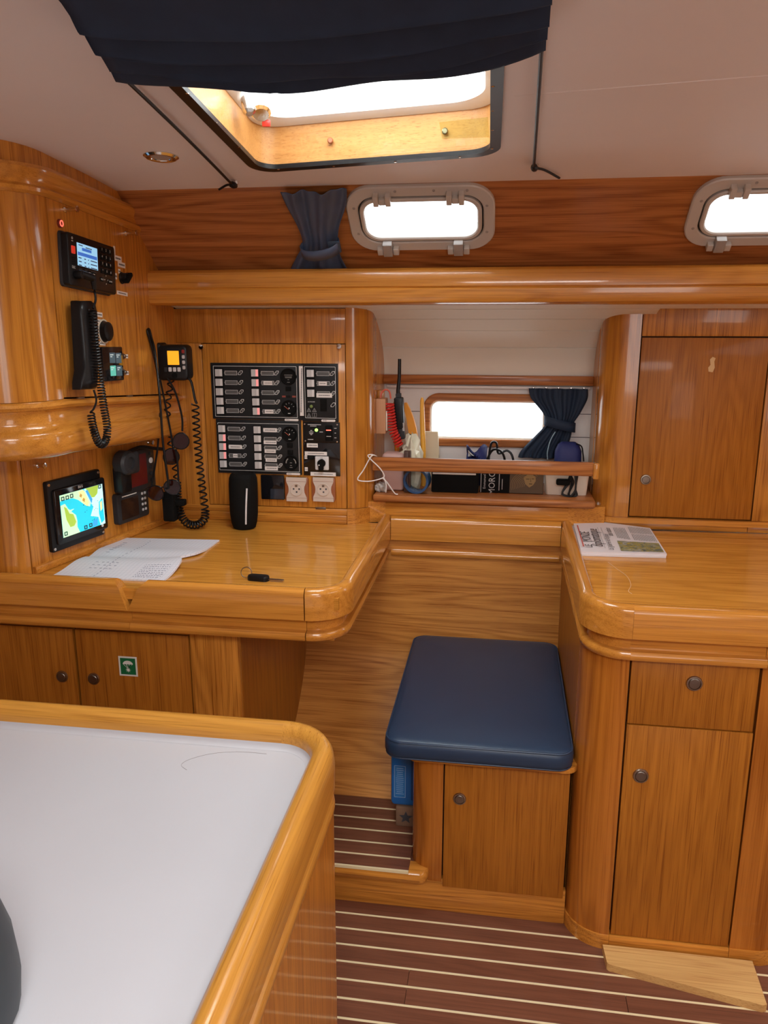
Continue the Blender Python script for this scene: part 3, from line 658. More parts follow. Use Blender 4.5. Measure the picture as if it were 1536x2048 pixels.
part('post_foot', MB().prism([(x, y, 0.905) for x, y in [(-0.4925, EY+0.02), (-0.4925, EY-0.006)]+cor+[(-0.4135, 2.58), (-0.43, 2.58)]], (0, 0, 0.052)), OAK['X'], el)
def pull(p, d, parent, L=0.022):
    part('latch_pull', MB().lathe(p, d, [(0.0075, 0), (0.0075, 0.003), (0.005, 0.006), (0.005, L-0.008), (0.0075, L-0.004), (0.0075, L), (0, L+0.001)], 12), CHROME, parent)
pull((-0.962, EY, 1.474), (0, -1, 0), dr, 0.012); pull((-0.512, EY, 1.478), (0, -1, 0), dr, 0.012)

# ---- right locker
LY = 2.555
rl = thing('wall_locker', 'tall oak wall locker with single door above the right worktop', 'locker', (0.6, 2.7, 0.905))
part('carcass', MB().box((0.345, LY+0.018, 0.905), (1.3, RY-0.01, 1.62)), GAP, rl)
cor = arc(0.372, LY+0.072, 0.072, 180, 270, 10)
part('corner_post', MB().prism([(x, y, 0.942) for x, y in [(0.2995, 2.69)]+cor+[(0.4085, LY), (0.4085, LY+0.02), (0.33, LY+0.08), (0.33, 2.69)]], (0, 0, 0.70)), POSTW, rl)
part('frieze', MB().box((0.4115, LY, 1.5095), (1.3, LY+0.02, 1.64), 0.001), OAK['Z'], rl)
d = part('door', MB().box((0.4125, LY, 0.9455), (0.7815, LY+0.019, 1.5055), 0.0015), DOORW, rl); knob(Fr((0.455, LY, 1.066)), d, 0.0165)
part('worn_patch', MB().poly(Fr((0.622, LY-0.0004, 1.425)), [(-.008, -.02), (.004, -.022), (.009, -.008), (.006, .01), (.009, .02), (0, .024), (-.007, .016), (-.004, .0), (-.01, -.008)], 0.0004), plain('bare_varnish', (0.75, 0.50, 0.22), 0.4), d)
part('stile', MB().box((0.7855, LY, 0.942), (1.3, LY+0.02, 1.5095), 0.001), OAK['Z'], rl)
cor = arc(0.372, LY+0.070, 0.082, 180, 270, 10)
part('base_bead', MB().prism([(x, y, 0.924) for x, y in [(0.290, 2.66)]+cor+[(1.3, LY-0.012), (1.3, LY+0.018), (0.38, LY+0.018), (0.33, LY+0.08), (0.33, 2.66)]], (0, 0, 0.0175)), OAK['X'], rl)
part('base_batten', MB().box((0.34, LY-0.003, 0.905), (0.775, LY+0.018, 0.924), 0.002), OAK['X'], rl)
part('base_batten', MB().box((0.776, LY-0.003, 0.905), (1.3, LY+0.018, 0.924), 0.002), OAK['X'], rl)

# ---- grab beam below the portlights
bprof = [(2.300, 1.606), (2.2965, 1.613), (2.2965, 1.642), (2.3005, 1.646), (2.2965, 1.650), (2.2965, 1.682), (2.300, 1.692), (2.309, 1.699), (2.320, 1.701), (2.42, 1.701), (2.42, 1.600), (2.312, 1.600)]
solo('grab_beam', MB().prism([(-1.052, y, z) for y, z in bprof], (2.35, 0, 0)), RAILW['X'], 'long moulded oak beam running under the portlights', 'beam', sharp=30)

# ---- instrument cabinet, upper left
ic = thing('instrument_cabinet', 'upper left oak cabinet with rounded corner post carrying the radio', 'cabinet', (-1.2, 2.1, 1.23))
XU = -1.05
upath = [(-1.60, 1.634), (-1.25, 1.634)]+arc(-1.2, 1.784, 0.15, -90, 0, 10)+[(XU, 1.9), (XU, 2.05), (XU, 2.2), (XU, 2.35), (XU, 2.474)]
zs = lambda p: -0.072*max(0, p.y-1.784)
zt = lambda p: -0.060*max(0, p.y-1.784)
part('carcass', MB().box((-1.9, 1.80, 1.25), (XU-0.022, 2.474, 1.88)), GAP, ic)
# face panel
fp = part('face_panel', MB().prism([(XU-0.02, 1.787, 1.374), (XU-0.02, 2.474, 1.3245), (XU-0.02, 2.474, 1.80), (XU-0.02, 1.787, 1.828)], (0.02, 0, 0)), OAK['Z'], ic)
cor = arc(-1.2, 1.784, 0.15, -90, 0, 12)
part('corner_post', MB().prism([(x, y, 1.371) for x, y in [(-1.6, 1.634)]+cor+[(XU-0.022, 1.784), (-1.6, 1.784)]], (0, 0, 0.46)), POSTW, ic)
part('crown_moulding', MB().sweep(upath, [(-0.004, 1.828), (-0.012, 1.834), (-0.013, 1.842), (-0.007, 1.848), (-0.010, 1.862), (-0.020, 1.872), (-0.024, 1.880), (-0.020, 1.888), (-0.010, 1.890), (0.02, 1.890), (0.02, 1.828)], 1, zt), RAILW['Y'], ic)
part('frieze', MB().sweep(upath[:13], [(0.0, 1.888), (0.0, 1.955), (0.02, 1.955), (0.02, 1.888)], 1), OAK['Z'], ic)
part('frieze', MB().sweep(upath[13-1:], [(0.0, 1.885), (0.0, 1.955), (0.02, 1.955), (0.02, 1.885)], 1, zt), OAK['Z'], ic)
part('base_moulding', MB().sweep(upath, [(0.02, 1.370), (-0.006, 1.370), (-0.013, 1.366), (-0.015, 1.359), (-0.011, 1.352), (-0.002, 1.349), (0.0, 1.340), (-0.001, 1.320), (-0.004, 1.309), (-0.010, 1.303),
     (-0.017, 1.300), (-0.021, 1.294), (-0.022, 1.280), (-0.021, 1.258), (-0.017, 1.246), (-0.008, 1.239), (0.0, 1.238), (0.02, 1.238)], 1, zs), RAILW['Y'], ic)
part('underside', MB().sweep(upath, [(0.0, 1.238), (0.0, 1.250), (0.20, 1.250), (0.20, 1.238)], 1, zs), OAK['Y'], ic)
for y in (1.858, 2.123): part('hinge', MB().box((XU-0.002, y-0.015, 1.366-0.072*(y-1.784)), (XU+0.005, y+0.015, 1.374-0.072*(y-1.784)), 0.001), NICKEL, fp)
pull((XU, 1.862, 1.812), (1, 0, 0), fp, 0.035); pull((XU, 2.171, 1.790), (1, 0, 0), fp, 0.035)
# ---- plotter panel, lower left
LO = Vector((-1.207, 1.82, 0)); LD = Vector((0.193, 0.981, 0)).normalized()
LF = Fr(LO, LD, (0, 0, 1))                       # x = along panel, y = height, normal towards the cabin
lp = thing('plotter_panel', 'lower left oak panel holding the chart plotter', 'panel', LF.p(0.3, 0.905))
part('face_panel', MB().poly(LF, [(0.003, 0.9055), (0.666, 0.9055), (0.666, 1.189), (0.003, 1.2365)], 0.02, -0.02), OAK['Z'], lp)
pc = LF.p(-0.002, 0.905, -0.05)
cpost = [LF.p(-0.001+0.05*math.cos(a)*1.0, 0.905, -0.05+0.05*math.sin(a)) for a in [math.pi/2+math.pi/2*i/8 for i in range(9)]]
part('corner_post', MB().prism([p+Vector((0, 0, 0.0005)) for p in cpost+[LF.p(-0.05, 0.905, -0.3), LF.p(-0.001, 0.905, -0.3)]], (0, 0, 0.331)), POSTW, lp)
part('base_batten', MB().plate(LF.at(0.335, 0.9155), 0.66, 0.02, 0.010, 0, 0.003), OAK['Y'], lp)
pq = LF.p(0.057, 1.188); pull(pq, LF.n, lp, 0.025); pull(LF.p(0.53, 1.182), LF.n, lp, 0.02)

# ---- fiddled table in the foreground
tb = thing('fiddled_table', 'foreground island table with white laminate top and raised oak edge', 'table', (-0.9, 0.7, 0.0))
TX, TY = -0.281, 1.368
tprof = [(0.0, 0.715), (-0.001, 0.76), (0.002, 0.783), (0.010, 0.796), (0.021, 0.800), (0.032, 0.797), (0.040, 0.788), (0.043, 0.775), (0.043, 0.73), (0.043, 0.66), (0.006, 0.66), (0.002, 0.668), (0.0, 0.68), (0.002, 0.692), (0.008, 0.699), (0.014, 0.704), (0.014, 0.713)]
tc_ = arc(TX-0.115, TY-0.115, 0.115, 0, 90, 12)
part('edge_rail', MB().sweep([(TX, -0.3), (TX, TY-0.115)], tprof, 1), TABLEW['Y'], tb, sharp=45)
part('edge_rail', MB().sweep(tc_, tprof, 1), TABLEW['Y'], tb, sharp=45)
part('edge_rail', MB().sweep([(TX-0.115, TY), (-1.7, TY)], tprof, 1), TABLEW['X'], tb, sharp=45)
ti = arc(TX-0.115, TY-0.115, 0.08, 0, 90, 12)
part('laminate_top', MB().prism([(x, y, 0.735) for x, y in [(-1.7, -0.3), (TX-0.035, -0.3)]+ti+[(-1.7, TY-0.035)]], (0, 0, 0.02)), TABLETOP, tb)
tcov = arc(TX-0.115, TY-0.115, 0.072, 0, 90, 12)
part('cove_edge', MB().sweep([(TX-0.043, -0.3)]+tcov+[(-1.7, TY-0.043)], [(0.0, 0.7655), (0.0015, 0.761), (0.005, 0.7575), (0.012, 0.7553), (0.0, 0.7553)], 1), TABLETOP, tb)
tbs = arc(TX-0.11, TY-0.11, 0.106, 0, 90, 12)
part('base_panel', MB().prism([(x, y, 0.0) for x, y in [(-1.7, -0.3), (TX-0.004, -0.3)]+tbs+[(-1.7, TY-0.004)]], (0, 0, 0.665)), OAK['Z'], tb)
part('hair', MB().tube(smooth([(-0.42, 1.30, 0.7555), (-0.47, 1.30, 0.7555), (-0.52, 1.287, 0.7555), (-0.555, 1.262, 0.7555), (-0.565, 1.24, 0.7555), (-0.548, 1.225, 0.7555)], 6), 0.0002, 4), NICKELD, tb)
solo('grey_bag', MB().lathe((-0.632, 0.66, 0.7553), (0, 0, 1), [(0.085, 0), (0.10, 0.01), (0.104, 0.05), (0.10, 0.10), (0.085, 0.16), (0.055, 0.21), (0.02, 0.23), (0, 0.232)], 28), plain('slate_fabric', (0.03, 0.038, 0.045), 0.5, noise=0.2, nscale=12),
     'dark slate rounded object at the near left edge of the white table', 'bag')

# =================================================================== THINGS ON THE SWITCH LOCKER
PZ = Fr((-0.936, EY, 1.4245))                    # top-left corner of the switch panel; sizes below follow its face
PW, PH = 0.4225, 0.3590
def pk(X, Y):
    fx = (X-(90+0.065*(Y-120)))/(1232-0.037*(Y-120)); fy = (Y-118)/1082.0
    return fx*PW, -fy*PH
U = PW/1215.0
sp = thing('breaker_board', 'black electrical breaker board with rocker breakers and gauges', 'panel', PZ.o)
def pf_(X, Y, d=0.005): return PZ.at(*pk(X, Y), d)
def span(name, x0, y0, x1, y1, d, mat, r=0.001, parent=None, z0=0.0, b=0.0004):
    a, b1 = pk(x0, y0), pk(x1, y1)
    return part(name, MB().plate(PZ.at((a[0]+b1[0])/2, (a[1]+b1[1])/2), abs(b1[0]-a[0]), abs(b1[1]-a[1]), d, r, b, 2, z0), mat, parent or sp)
a_ = span('panel_plate', 90, 119, 985, 660, 0.005, PANELB); b_ = span('panel_plate', 152, 664, 990, 1200, 0.005, PANELB)
c_ = span('panel_plate', 966, 119, 1325, 672, 0.005, PANELB)
d_ = span('panel_plate', 990, 676, 1340, 872, 0.006, BLACK); e_ = span('panel_plate', 995, 875, 1350, 1202, 0.005, GLOSS)
def outline(x0, y0, x1, y1, parent, t=3.2, mat=PRINTW):
    a, b1 = pk(x0, y0), pk(x1, y1); w, hh = abs(b1[0]-a[0]), abs(b1[1]-a[1]); t *= U
    part('printed_border', MB().ring(PZ.at((a[0]+b1[0])/2, (a[1]+b1[1])/2, 0.005), w, hh, 0.001, w-2*t, hh-2*t, 0.0008, 0.0003, seg=2), mat, parent)
outline(118, 148, 940, 638, a_); outline(170, 698, 968, 1172, b_); outline(995, 148, 1302, 638, c_)
sw_holder = mesh_of('switch_bezel', MB().plate(Fr((0, 0, 0)), 84*U, 82*U, 0.002, 0.0015, 0.0005, 2)); sw_holder.materials.append(MATTE)
rk = MB(); fr0 = Fr((0, 0, 0))
rk.rings([[fr0.p(x, y, 0.002) for x, y in ((-33*U, -33*U), (33*U, -33*U), (33*U, 33*U), (-33*U, 33*U))],
          [fr0.p(x, y, z) for x, y, z in ((-31*U, -32*U, 0.0075), (31*U, -32*U, 0.0035), (31*U, 32*U, 0.0035), (-31*U, 32*U, 0.0075))]])
rocker = mesh_of('rocker', rk); rocker.materials.append(GREYP)
rk2 = MB().rings([[fr0.p(x, y, z) for x, y, z in ((10*U, -31*U, 0.0050), (31*U, -31*U, 0.0038), (31*U, 31*U, 0.0038), (10*U, 31*U, 0.0050))], [fr0.p(x, y, z+0.0006) for x, y, z in ((11*U, -30*U, 0.0050), (30*U, -30*U, 0.0038), (30*U, 30*U, 0.0038), (11*U, 30*U, 0.0050))]])
face_off = mesh_of('rocker_face', rk2); face_off.materials.append(LIGHTG)
face_on = mesh_of('rocker_lamp', rk2); face_on.materials.append(PINKLED)
lw, lh = 118*U, 38*U
lab_ring = mesh_of('label_holder', MB().ring(fr0, lw, lh, 0.0006, lw-5*U, lh-5*U, 0.0004, 0.0003, seg=2).box((-lw/2-8*U, -0.0003, -1*U), (-lw/2, 0, 1*U))); lab_ring.materials.append(PRINTW)
lab_fill = mesh_of('label_strip', MB().plate(fr0, lw-6*U, lh-8*U, 0.0002)); lab_fill.materials.append(plain('label_grey', (0.10, 0.10, 0.10), 0.4))
hexo = [(-22, -20), (0, -20), (22, 4), (22, 20), (0, 20), (-22, -4)]
tagm = MB(); tagm.rings([[fr0.p(x*U, y*U, 0) for x, y in hexo], [fr0.p(x*U, y*U, 0.0003) for x, y in hexo], [fr0.p(x*.8*U, y*.8*U, 0.0003) for x, y in hexo], [fr0.p(x*.8*U, y*.8*U, 0) for x, y in hexo]], loop=True)
tagm = mesh_of('number_tag', tagm); tagm.materials.append(PRINTW)
def inst(name, me, fr, parent):
    o = bpy.data.objects.new(name, me); COL.objects.link(o); o.parent = parent
    o.location = fr.o-world_loc(parent); return o
def breaker(X, Y, parent, on=False, num=None, dxl=115, dxt=207):
    hold = inst('switch_bezel', sw_holder, pf_(X, Y), parent)
    inst('rocker', rocker, pf_(X, Y), hold); inst('rocker_lamp' if on else 'rocker_face', face_on if on else face_off, pf_(X, Y), hold)
    inst('label_holder', lab_ring, pf_(X+dxl, Y+2), parent); inst('label_strip', lab_fill, pf_(X+dxl, Y+2, 0.005), parent)
    inst('number_tag', tagm, pf_(X+dxt, Y-1, 0.005), parent)
    if num: text(parent, num, pf_(X+dxt, Y-2, 0.0051), 24*U, PRINTW, 0.0004)
Arow = [(178, 213), (183, 305), (188, 396), (194, 487), (201, 577)]; A2 = [(527, 212), (533, 305), (536, 398), (542, 489), (548, 580)]
B1 = [(215, 757), (222, 846), (228, 934), (232, 1022), (237, 1108)]; B2 = [(558, 761), (563, 850), (568, 937), (571, 1025), (576, 1112)]
for i, (x, y) in enumerate(Arow): breaker(x, y, a_, False, str(i+1))
for i, (x, y) in enumerate(A2): breaker(x, y, a_, i in (0, 1, 4), str(i+11), 118, 205)
for i, (x, y) in enumerate(B1): breaker(x, y, b_, i in (1, 2, 3), str(i+6), 115, 203)
for i, (x, y) in enumerate(B2): breaker(x, y, b_, False, str(i+16), 120, 205)
for i, (x, y) in enumerate([(1056, 211), (1061, 304), (1064, 399)]): breaker(x, y, c_, False, str(i+1), 117, 205)
def sticker(X, Y, w, hh, parent, words=True, mat=PAPER, z=0.0054):
    s_ = part('paper_label', MB().plate(pf_(X, Y, z), w*U, hh*U, 0.0003), mat, parent)
    if words:
        mb = MB(); n = max(3, int(w/14)); x = -w*0.36
        while x < w*0.36:
            ww = random.uniform(4, 9); mb.plate(pf_(X, Y, z+0.0003).at((x+ww/2)*U, 0), ww*U, hh*0.22*U, 0.0001); x += ww+3
        part('label_print', mb, INK, s_)
for X, Y, w, hh, p in ((652, 307, 84, 34, a_), (668, 581, 84, 34, a_), (348, 936, 130, 36, b_), (349, 1024, 44, 34, b_), (680, 762, 132, 36, b_), (682, 883, 124, 34, b_), (684, 970, 108, 34, b_),
                       (695, 1058, 108, 34, b_), (698, 1142, 126, 36, b_), (1172, 306, 78, 34, c_), (1188, 418, 146, 40, c_), (1083, 903, 104, 38, e_), (1118, 982, 212, 34, e_), (1025, 1020, 26, 34, e_), (1030, 1140, 28, 36, e_), (1190, 1185, 242, 36, e_)):
    sticker(X, Y, w, hh, p)
s_ = part('paper_label', MB().plate(pf_(972, 380, 0.0054), 36*U, 452*U, 0.0003), PAPER, c_)
mb = MB()
for k in range(40): mb.plate(pf_(972, 170+k*10.5, 0.0057), 12*U, 6*U, 0.0001)
part('label_print', mb, INK, s_)
def gauge(X, Y, r, parent, kind):
    g = part('gauge', MB().lathe(pf_(X, Y).o, PZ.n, [(r*U, 0), (r*U, 0.005), (r*0.93*U, 0.0065), (r*0.86*U, 0.005), (r*0.84*U, 0.003), (0, 0.003)], 28), MATTE, parent)
    f = pf_(X, Y, 0.0083); mb = MB()
    if kind == 'dial':
        for k in range(5):
            a = math.radians(160-35*k); mb.plate(Fr(f.p(0.62*r*U*math.cos(a), 0.62*r*U*math.sin(a)), PZ.x*math.cos(a)+PZ.y*math.sin(a), -PZ.x*math.sin(a)+PZ.y*math.cos(a)), 0.14*r*U, 0.03*r*U, 0.0002)
        mb.plate(f.at(0, 0), 8*U, 12*U, 0.0002); mb.plate(f.at(0, -0.65*r*U), 24*U, 4*U, 0.0002)
        a = math.radians(150)
        nd_ = Fr(f.p(-0.3*r*U, 0.02*r*U, 0.0003), PZ.x*math.cos(math.radians(-38))+PZ.y*math.sin(math.radians(-38)), PZ.y*math.cos(math.radians(-38))-PZ.x*math.sin(math.radians(-38)))
        part('needle', MB().plate(nd_, 0.62*r*U, 0.05*r*U, 0.0003), plain('needle_red', (0.6, 0.12, 0.06), 0.4), g)
    elif kind == 'text':
        for yy, w in ((0.2, 1.0), (0.0, 0.9), (-0.12, 0.8), (-0.35, 0.2), (-0.65, 0.35)): mb.plate(f.at(0, yy*r*U), w*r*U, 0.045*r*U, 0.0002)
    else:
        for sgn in (-1, 1):
            for k in range(6):
                a = math.radians(90+sgn*(40+10*k)); mb.plate(f.at(0.66*r*U*math.cos(a), 0.66*r*U*math.sin(a)), 0.12*r*U, 0.12*r*U, 0.0002)
        for yy, w in ((0.0, 0.3), (-0.35, 0.25), (-0.62, 0.4)): mb.plate(f.at(0, yy*r*U), w*r*U, 0.06*r*U, 0.0002)
    part('dial_print', mb, PRINTW if kind == 'dial' else plain('dim_print', (0.35, 0.33, 0.3), 0.5), g)
gauge(848, 245, 76, a_, 'text'); gauge(860, 545, 74, a_, 'dial'); gauge(868, 798, 72, b_, 'dial'); gauge(886, 1080, 70, b_, 'arc')
for X, Y, p in ((850, 360, a_), (873, 908, b_), (878, 978, b_)): span('push_switch', X-26, Y-22, X+26, Y+22, 0.006, MATTE, 0.0008, p, 0.004)
for X in (806, 903): part('warning_print', MB().plate(pf_(X, 434), 34*U, 16*U, 0.0003), plain('warn_red', (0.25, 0.05, 0.03), 0.5), a_)
part('warning_print', MB().plate(pf_(852, 436), 40*U, 24*U, 0.0004), BLACK, a_)
for X, Y, p in ((883, 659, a_), (1230, 660, c_), (908, 1192, b_)):
    bd = part('maker_badge', MB().plate(pf_(X, Y), 132*U, 20*U, 0.0006, 9*U, 0, 4), PAPER, p); text(bd, 'VDO', pf_(X-35, Y, 0.0058), 17*U, INK)
text(c_, 'AC POWER', pf_(1068, 482), 13*U, PRINTW)
part('power_lamp', MB().lathe(pf_(1068, 525).o, PZ.n, [(15*U, 0), (15*U, 0.002), (10*U, 0.004), (0, 0.0045)], 14), plain('dull_green', (0.22, 0.3, 0.1), 0.3), c_)
mb = MB()
for X, Y in ((1045, 560), (1097, 560), (1047, 610)):
    tri = [(0, 20), (-20, -16), (20, -16)]; f = pf_(X, Y)
    mb.rings([[f.p(x*U, y*U, 0) for x, y in tri], [f.p(x*U, y*U, .0003) for x, y in tri], [f.p(x*.75*U, (y*.75-1)*U, .0003) for x, y in tri], [f.p(x*.75*U, (y*.75-1)*U, 0) for x, y in tri]], loop=True); mb.plate(f.at(0, -3*U), 3*U, 16*U, 0.0003)
f = pf_(1099, 608); mb.ring(f, 40*U, 36*U, 0.001, 36*U, 32*U, 0.001, 0.0003).plate(f, 3*U, 34*U, 0.0003)
part('warning_symbols', mb, plain('dim_white', (0.4, 0.4, 0.4), 0.5), c_)
span('cover_block', 1152, 455, 1215, 570, 0.004, MATTE, 0.001, c_, 0.004)
inst('number_tag', tagm, pf_(1272, 507, 0.005), c_)
# bilge switch and battery selector
part('pilot_lamp', MB().lathe(pf_(1120, 752, 0.006).o, PZ.n, [(15*U, 0), (14*U, 0.003), (0, 0.005)], 14), GREENLED, d_)
rs = span('rocker_switch', 1208, 706, 1274, 850, 0.011, MATTE, 0.001, d_, 0.004)
part('switch_mark', MB().plate(pf_(1240, 748, 0.0151), 46*U, 10*U, 0.0004), REDLED, rs); part('switch_mark', MB().plate(pf_(1242, 808, 0.0151), 44*U, 5*U, 0.0002), PAPER, rs)
mb = MB()
for X, Y, w in ((1100, 700, 125), (1090, 714, 60), (1166, 770, 32), (1066, 845, 52), (1072, 758, 18), (1072, 772, 42), (1072, 786, 36), (1072, 798, 16), (1297, 732, 22), (1297, 778, 14), (1299, 824, 20)): mb.plate(pf_(X, Y, 0.0062), w*U, 7*U, 0.0002)
part('panel_print', mb, plain('dim_white_b', (0.5, 0.5, 0.5), 0.5), d_)
for X, Y in ((1008, 696), (1313, 696), (1018, 860), (1316, 862)): part('screw', MB().lathe(pf_(X, Y, 0.006).o, PZ.n, [(8*U, 0), (7*U, 0.0012), (0, 0.0016)], 10), CHROME, d_)
bs = part('selector_plate', MB().plate(pf_(1178, 1075), 128*U, 128*U, 0.003, 0.003, 0.0008), LIGHTG, e_)
text(bs, 'OFF', pf_(1172, 1026, 0.0082), 14*U, INK)
part('selector_knob', MB().lathe(pf_(1176, 1075, 0.008).o, PZ.n, [(38*U, 0), (38*U, 0.008), (34*U, 0.011), (0, 0.011)], 20).plate(pf_(1174, 1106, 0.008), 44*U, 70*U, 0.014, 0.004, 0.002).plate(pf_(1178, 1042, 0.008), 14*U, 16*U, 0.010, 0.001), MATTE, bs)
part('knob_dot', MB().lathe(pf_(1160, 1088, 0.0225).o, PZ.n, [(6*U, 0), (0, 0.0004)], 10), PRINTW, bs)
span('side_switch', 1040, 1005, 1098, 1040, 0.006, MATTE, 0.001, e_, 0.004)

# ---- power sockets and blank
for i, (x, z) in enumerate(((-0.6605, 1.0175), (-0.5705, 1.020))):
    f = Fr((x, EY, z)); so = thing('power_socket', ['beige round-hole power socket beside the black blank plate', 'beige round-hole power socket nearest the locker corner post'][i], 'socket', f.o, 'power sockets under the switch panel')
    part('side_wing', MB().plate(f, 0.080, 0.080, 0.009, 0.008, 0.003), SOCKETW, so)
    wv = [(-0.034, -0.040), (0.034, -0.040)]+[(0.034-0.006*math.cos(math.pi*t), -0.040+0.080*(t*0.5+0.25)) for t in [i/6-0.5+0.5 for i in range(1, 6)]]+[(0.034, 0.040), (-0.034, 0.040)]+[(-0.034+0.006*math.cos(math.pi*t), 0.040-0.080*(t*0.5+0.25)) for t in [i/6 for i in range(1, 6)]]
    wv = [(-0.034, -0.040), (0.034, -0.040), (0.034, -0.026), (0.027, -0.010), (0.026, 0.0), (0.027, 0.010), (0.034, 0.026), (0.034, 0.040), (-0.034, 0.040), (-0.034, 0.026), (-0.027, 0.010), (-0.026, 0), (-0.027, -0.010), (-0.034, -0.026)]
    fpz = part('face_plate', MB().poly(f, wv, 0.011), SOCKETP, so)
    part('well', MB().lathe(f.o, f.n, [(0.0215, 0.010), (0.0215, 0.0135), (0.019, 0.0140), (0.0185, 0.0115), (0, 0.0115)], 28), SOCKETP, so)
    for a, b in ((-0.009, 0.002), (0.0095, 0.002), (0.001, -0.008)): part('pin_hole', MB().lathe(f.p(a, b, 0.0114), f.n, [(0.003, 0), (0.003, 0.0004), (0, 0.0004)], 10), INK, so)
    part('earth_slot', MB().plate(f.at(0, 0.012, 0.0115), 0.008, 0.006, 0.0006, 0.001), NICKELD, so)
    part('plate_line', MB().box(f.p(-0.034, 0.027, 0.0109), f.p(0.034, 0.0262, 0.0114)).box(f.p(-0.034, -0.0285, 0.0109), f.p(0.034, -0.0278, 0.0114)), SOCKETW, so)
bk = thing('blank_plate', 'glossy black square blank plate left of the sockets', 'plate', (-0.742, EY, 1.0215))
part('plate', MB().plate(Fr((-0.742, EY, 1.0215)), 0.079, 0.082, 0.008, 0.003, 0.002), GLOSS, bk)
part('insert', MB().plate(Fr((-0.727, EY, 1.0000)), 0.045, 0.034, 0.0006, 0.001, z0=0.008), plain('blank_insert', (0.03, 0.035, 0.05), 0.1), bk)
# ---- portable speaker
spk = thing('bluetooth_speaker', 'black cylindrical speaker with white light strip standing on the chart table', 'speaker', (-0.812, 2.375, 0.905))
part('speaker_body', MB().lathe((-0.812, 2.375, 0.905), (0.01, 0, 1), [(0.030, 0), (0.036, 0.004), (0.041, 0.02), (0.0445, 0.05), (0.0455, 0.10), (0.0455, 0.145), (0.044, 0.165), (0.040, 0.176), (0.034, 0.181), (0.032, 0.179), (0, 0.178)], 32), MATTE, spk)
part('light_strip', MB().tube([Vector((-0.812+0.0185+0.001*i, 2.375-0.0405-0.0022*math.sin(math.pi*i/8), 0.928+0.0145*i)) for i in range(9)], 0.0028, 8), plain('strip_white', (0.75, 0.75, 0.78), 0.3), spk)

# =================================================================== RADIO AND INSTRUMENTS ON THE LEFT
def UF(y, z, out=0.0): return Fr((XU+out, y, z), (0, 1, -0.07), (0, 0.07, 1))
# ---- fixed radio
f = UF(1.862, 1.6865)
vr = thing('fixed_radio', 'black fixed marine radio with blue screen and keypad on the upper cabinet', 'radio', f.o)
f = UF(1.937, 1.690)
part('mount_flange', MB().plate(f, 0.240, 0.128, 0.007, 0.010, 0.003), DGREY, vr)
f = Fr((XU+0.007, 1.937, 1.690), (0, 1, -0.07), (0, 0.07, 1))
part('body', MB().plate(f, 0.233, 0.122, 0.016, 0.008, 0.003), BLACK, vr)
g = Fr((XU+0.023, 1.937, 1.690), (0, 1, -0.07), (0, 0.07, 1))      # front face, 0.224 wide
sc_ = part('screen', MB().plate(g.at(-0.0265, 0.016), 0.097, 0.053, 0.0006), LCD, vr)
mb = MB()
mb.plate(g.at(-0.030, 0.030, 0.0006), 0.045, 0.007, 0.0002).plate(g.at(-0.027, 0.0175, 0.0006), 0.092, 0.008, 0.0002)
part('screen_bars', mb, LCDBLUE, sc_)
mb = MB()
for r_ in range(4):
    for x, w in ((-0.064, 0.014), (-0.040, 0.008), (-0.024, 0.004), (0.002, 0.032)): mb.plate(g.at(x, 0.008-0.0085*r_, 0.0007), w, 0.0022, 0.0001)
mb.plate(g.at(-0.058, 0.038, 0.0007), 0.02, 0.002, 0.0001).plate(g.at(-0.02, 0.036, 0.0007), 0.03, 0.002, 0.0001)
part('screen_lines', mb, INK, sc_)
part('distress_button', MB().plate(g.at(-0.0935, 0.0225), 0.016, 0.018, 0.002, 0.002, 0.0006), plain('distress_red', (0.75, 0.05, 0.03), 0.4, emit=(1, 0.06, 0.03), es=0.25), vr)
for i, ch in enumerate('123456789*0#'):
    x = 0.045+0.021*(i % 3); y = 0.044-0.0175*(i//3)
    k = part('key', MB().plate(g.at(x, y), 0.016, 0.013, 0.0012, 0.002, 0.0004), MATTE, vr); text(k, ch, g.at(x, y+0.001, 0.0013), 0.009, PRINTW)
for x, y, w in ((-0.022, -0.022, 0.016), (-0.001, -0.023, 0.016), (-0.022, -0.036, 0.016), (0.001, -0.038, 0.016), (0.040, -0.030, 0.014), (0.084, -0.031, 0.018)):
    k = part('key', MB().plate(g.at(x, y), w, 0.010, 0.0012, 0.002, 0.0004), MATTE, vr)
    s_ = {(-0.022, -0.036): '16/9', (0.001, -0.038): 'MENU', (0.084, -0.031): 'ENTER', (0.040, -0.030): 'BACK'}.get((x, y))
    if s_: text(k, s_, g.at(x, y, 0.0013), 0.0055, REDLED if s_ == '16/9' else PRINTW)
    else: part('key_print', MB().plate(g.at(x, y, 0.0012), 0.009, 0.002, 0.0002), PRINTW, k)
mb = MB()
for dx, dy in ((0, 0.010), (0, -0.010), (0.009, 0), (-0.007, 0)): mb.lathe(g.p(0.061+dx, -0.029+dy, 0.001), g.n, [(0.0017, 0), (0, 0.0004)], 6)
part('cursor_dots', mb, PRINTW, vr)
mb = MB()
for k in range(4): mb.plate(g.at(-0.0935, 0.004-0.0045*k), 0.018, 0.0015, 0.0006)
part('speaker_slots', mb, MATTE, vr)
text(vr, 'DSC', g.at(-0.0945, -0.018), 0.008, PRINTW, name='lettering')
part('power_mark', MB().ring(g.at(-0.095, 0.049), 0.006, 0.006, 0.003, 0.004, 0.004, 0.002, 0.0005).plate(g.at(-0.095, 0.0425), 0.007, 0.0016, 0.0005), PRINTW, vr)
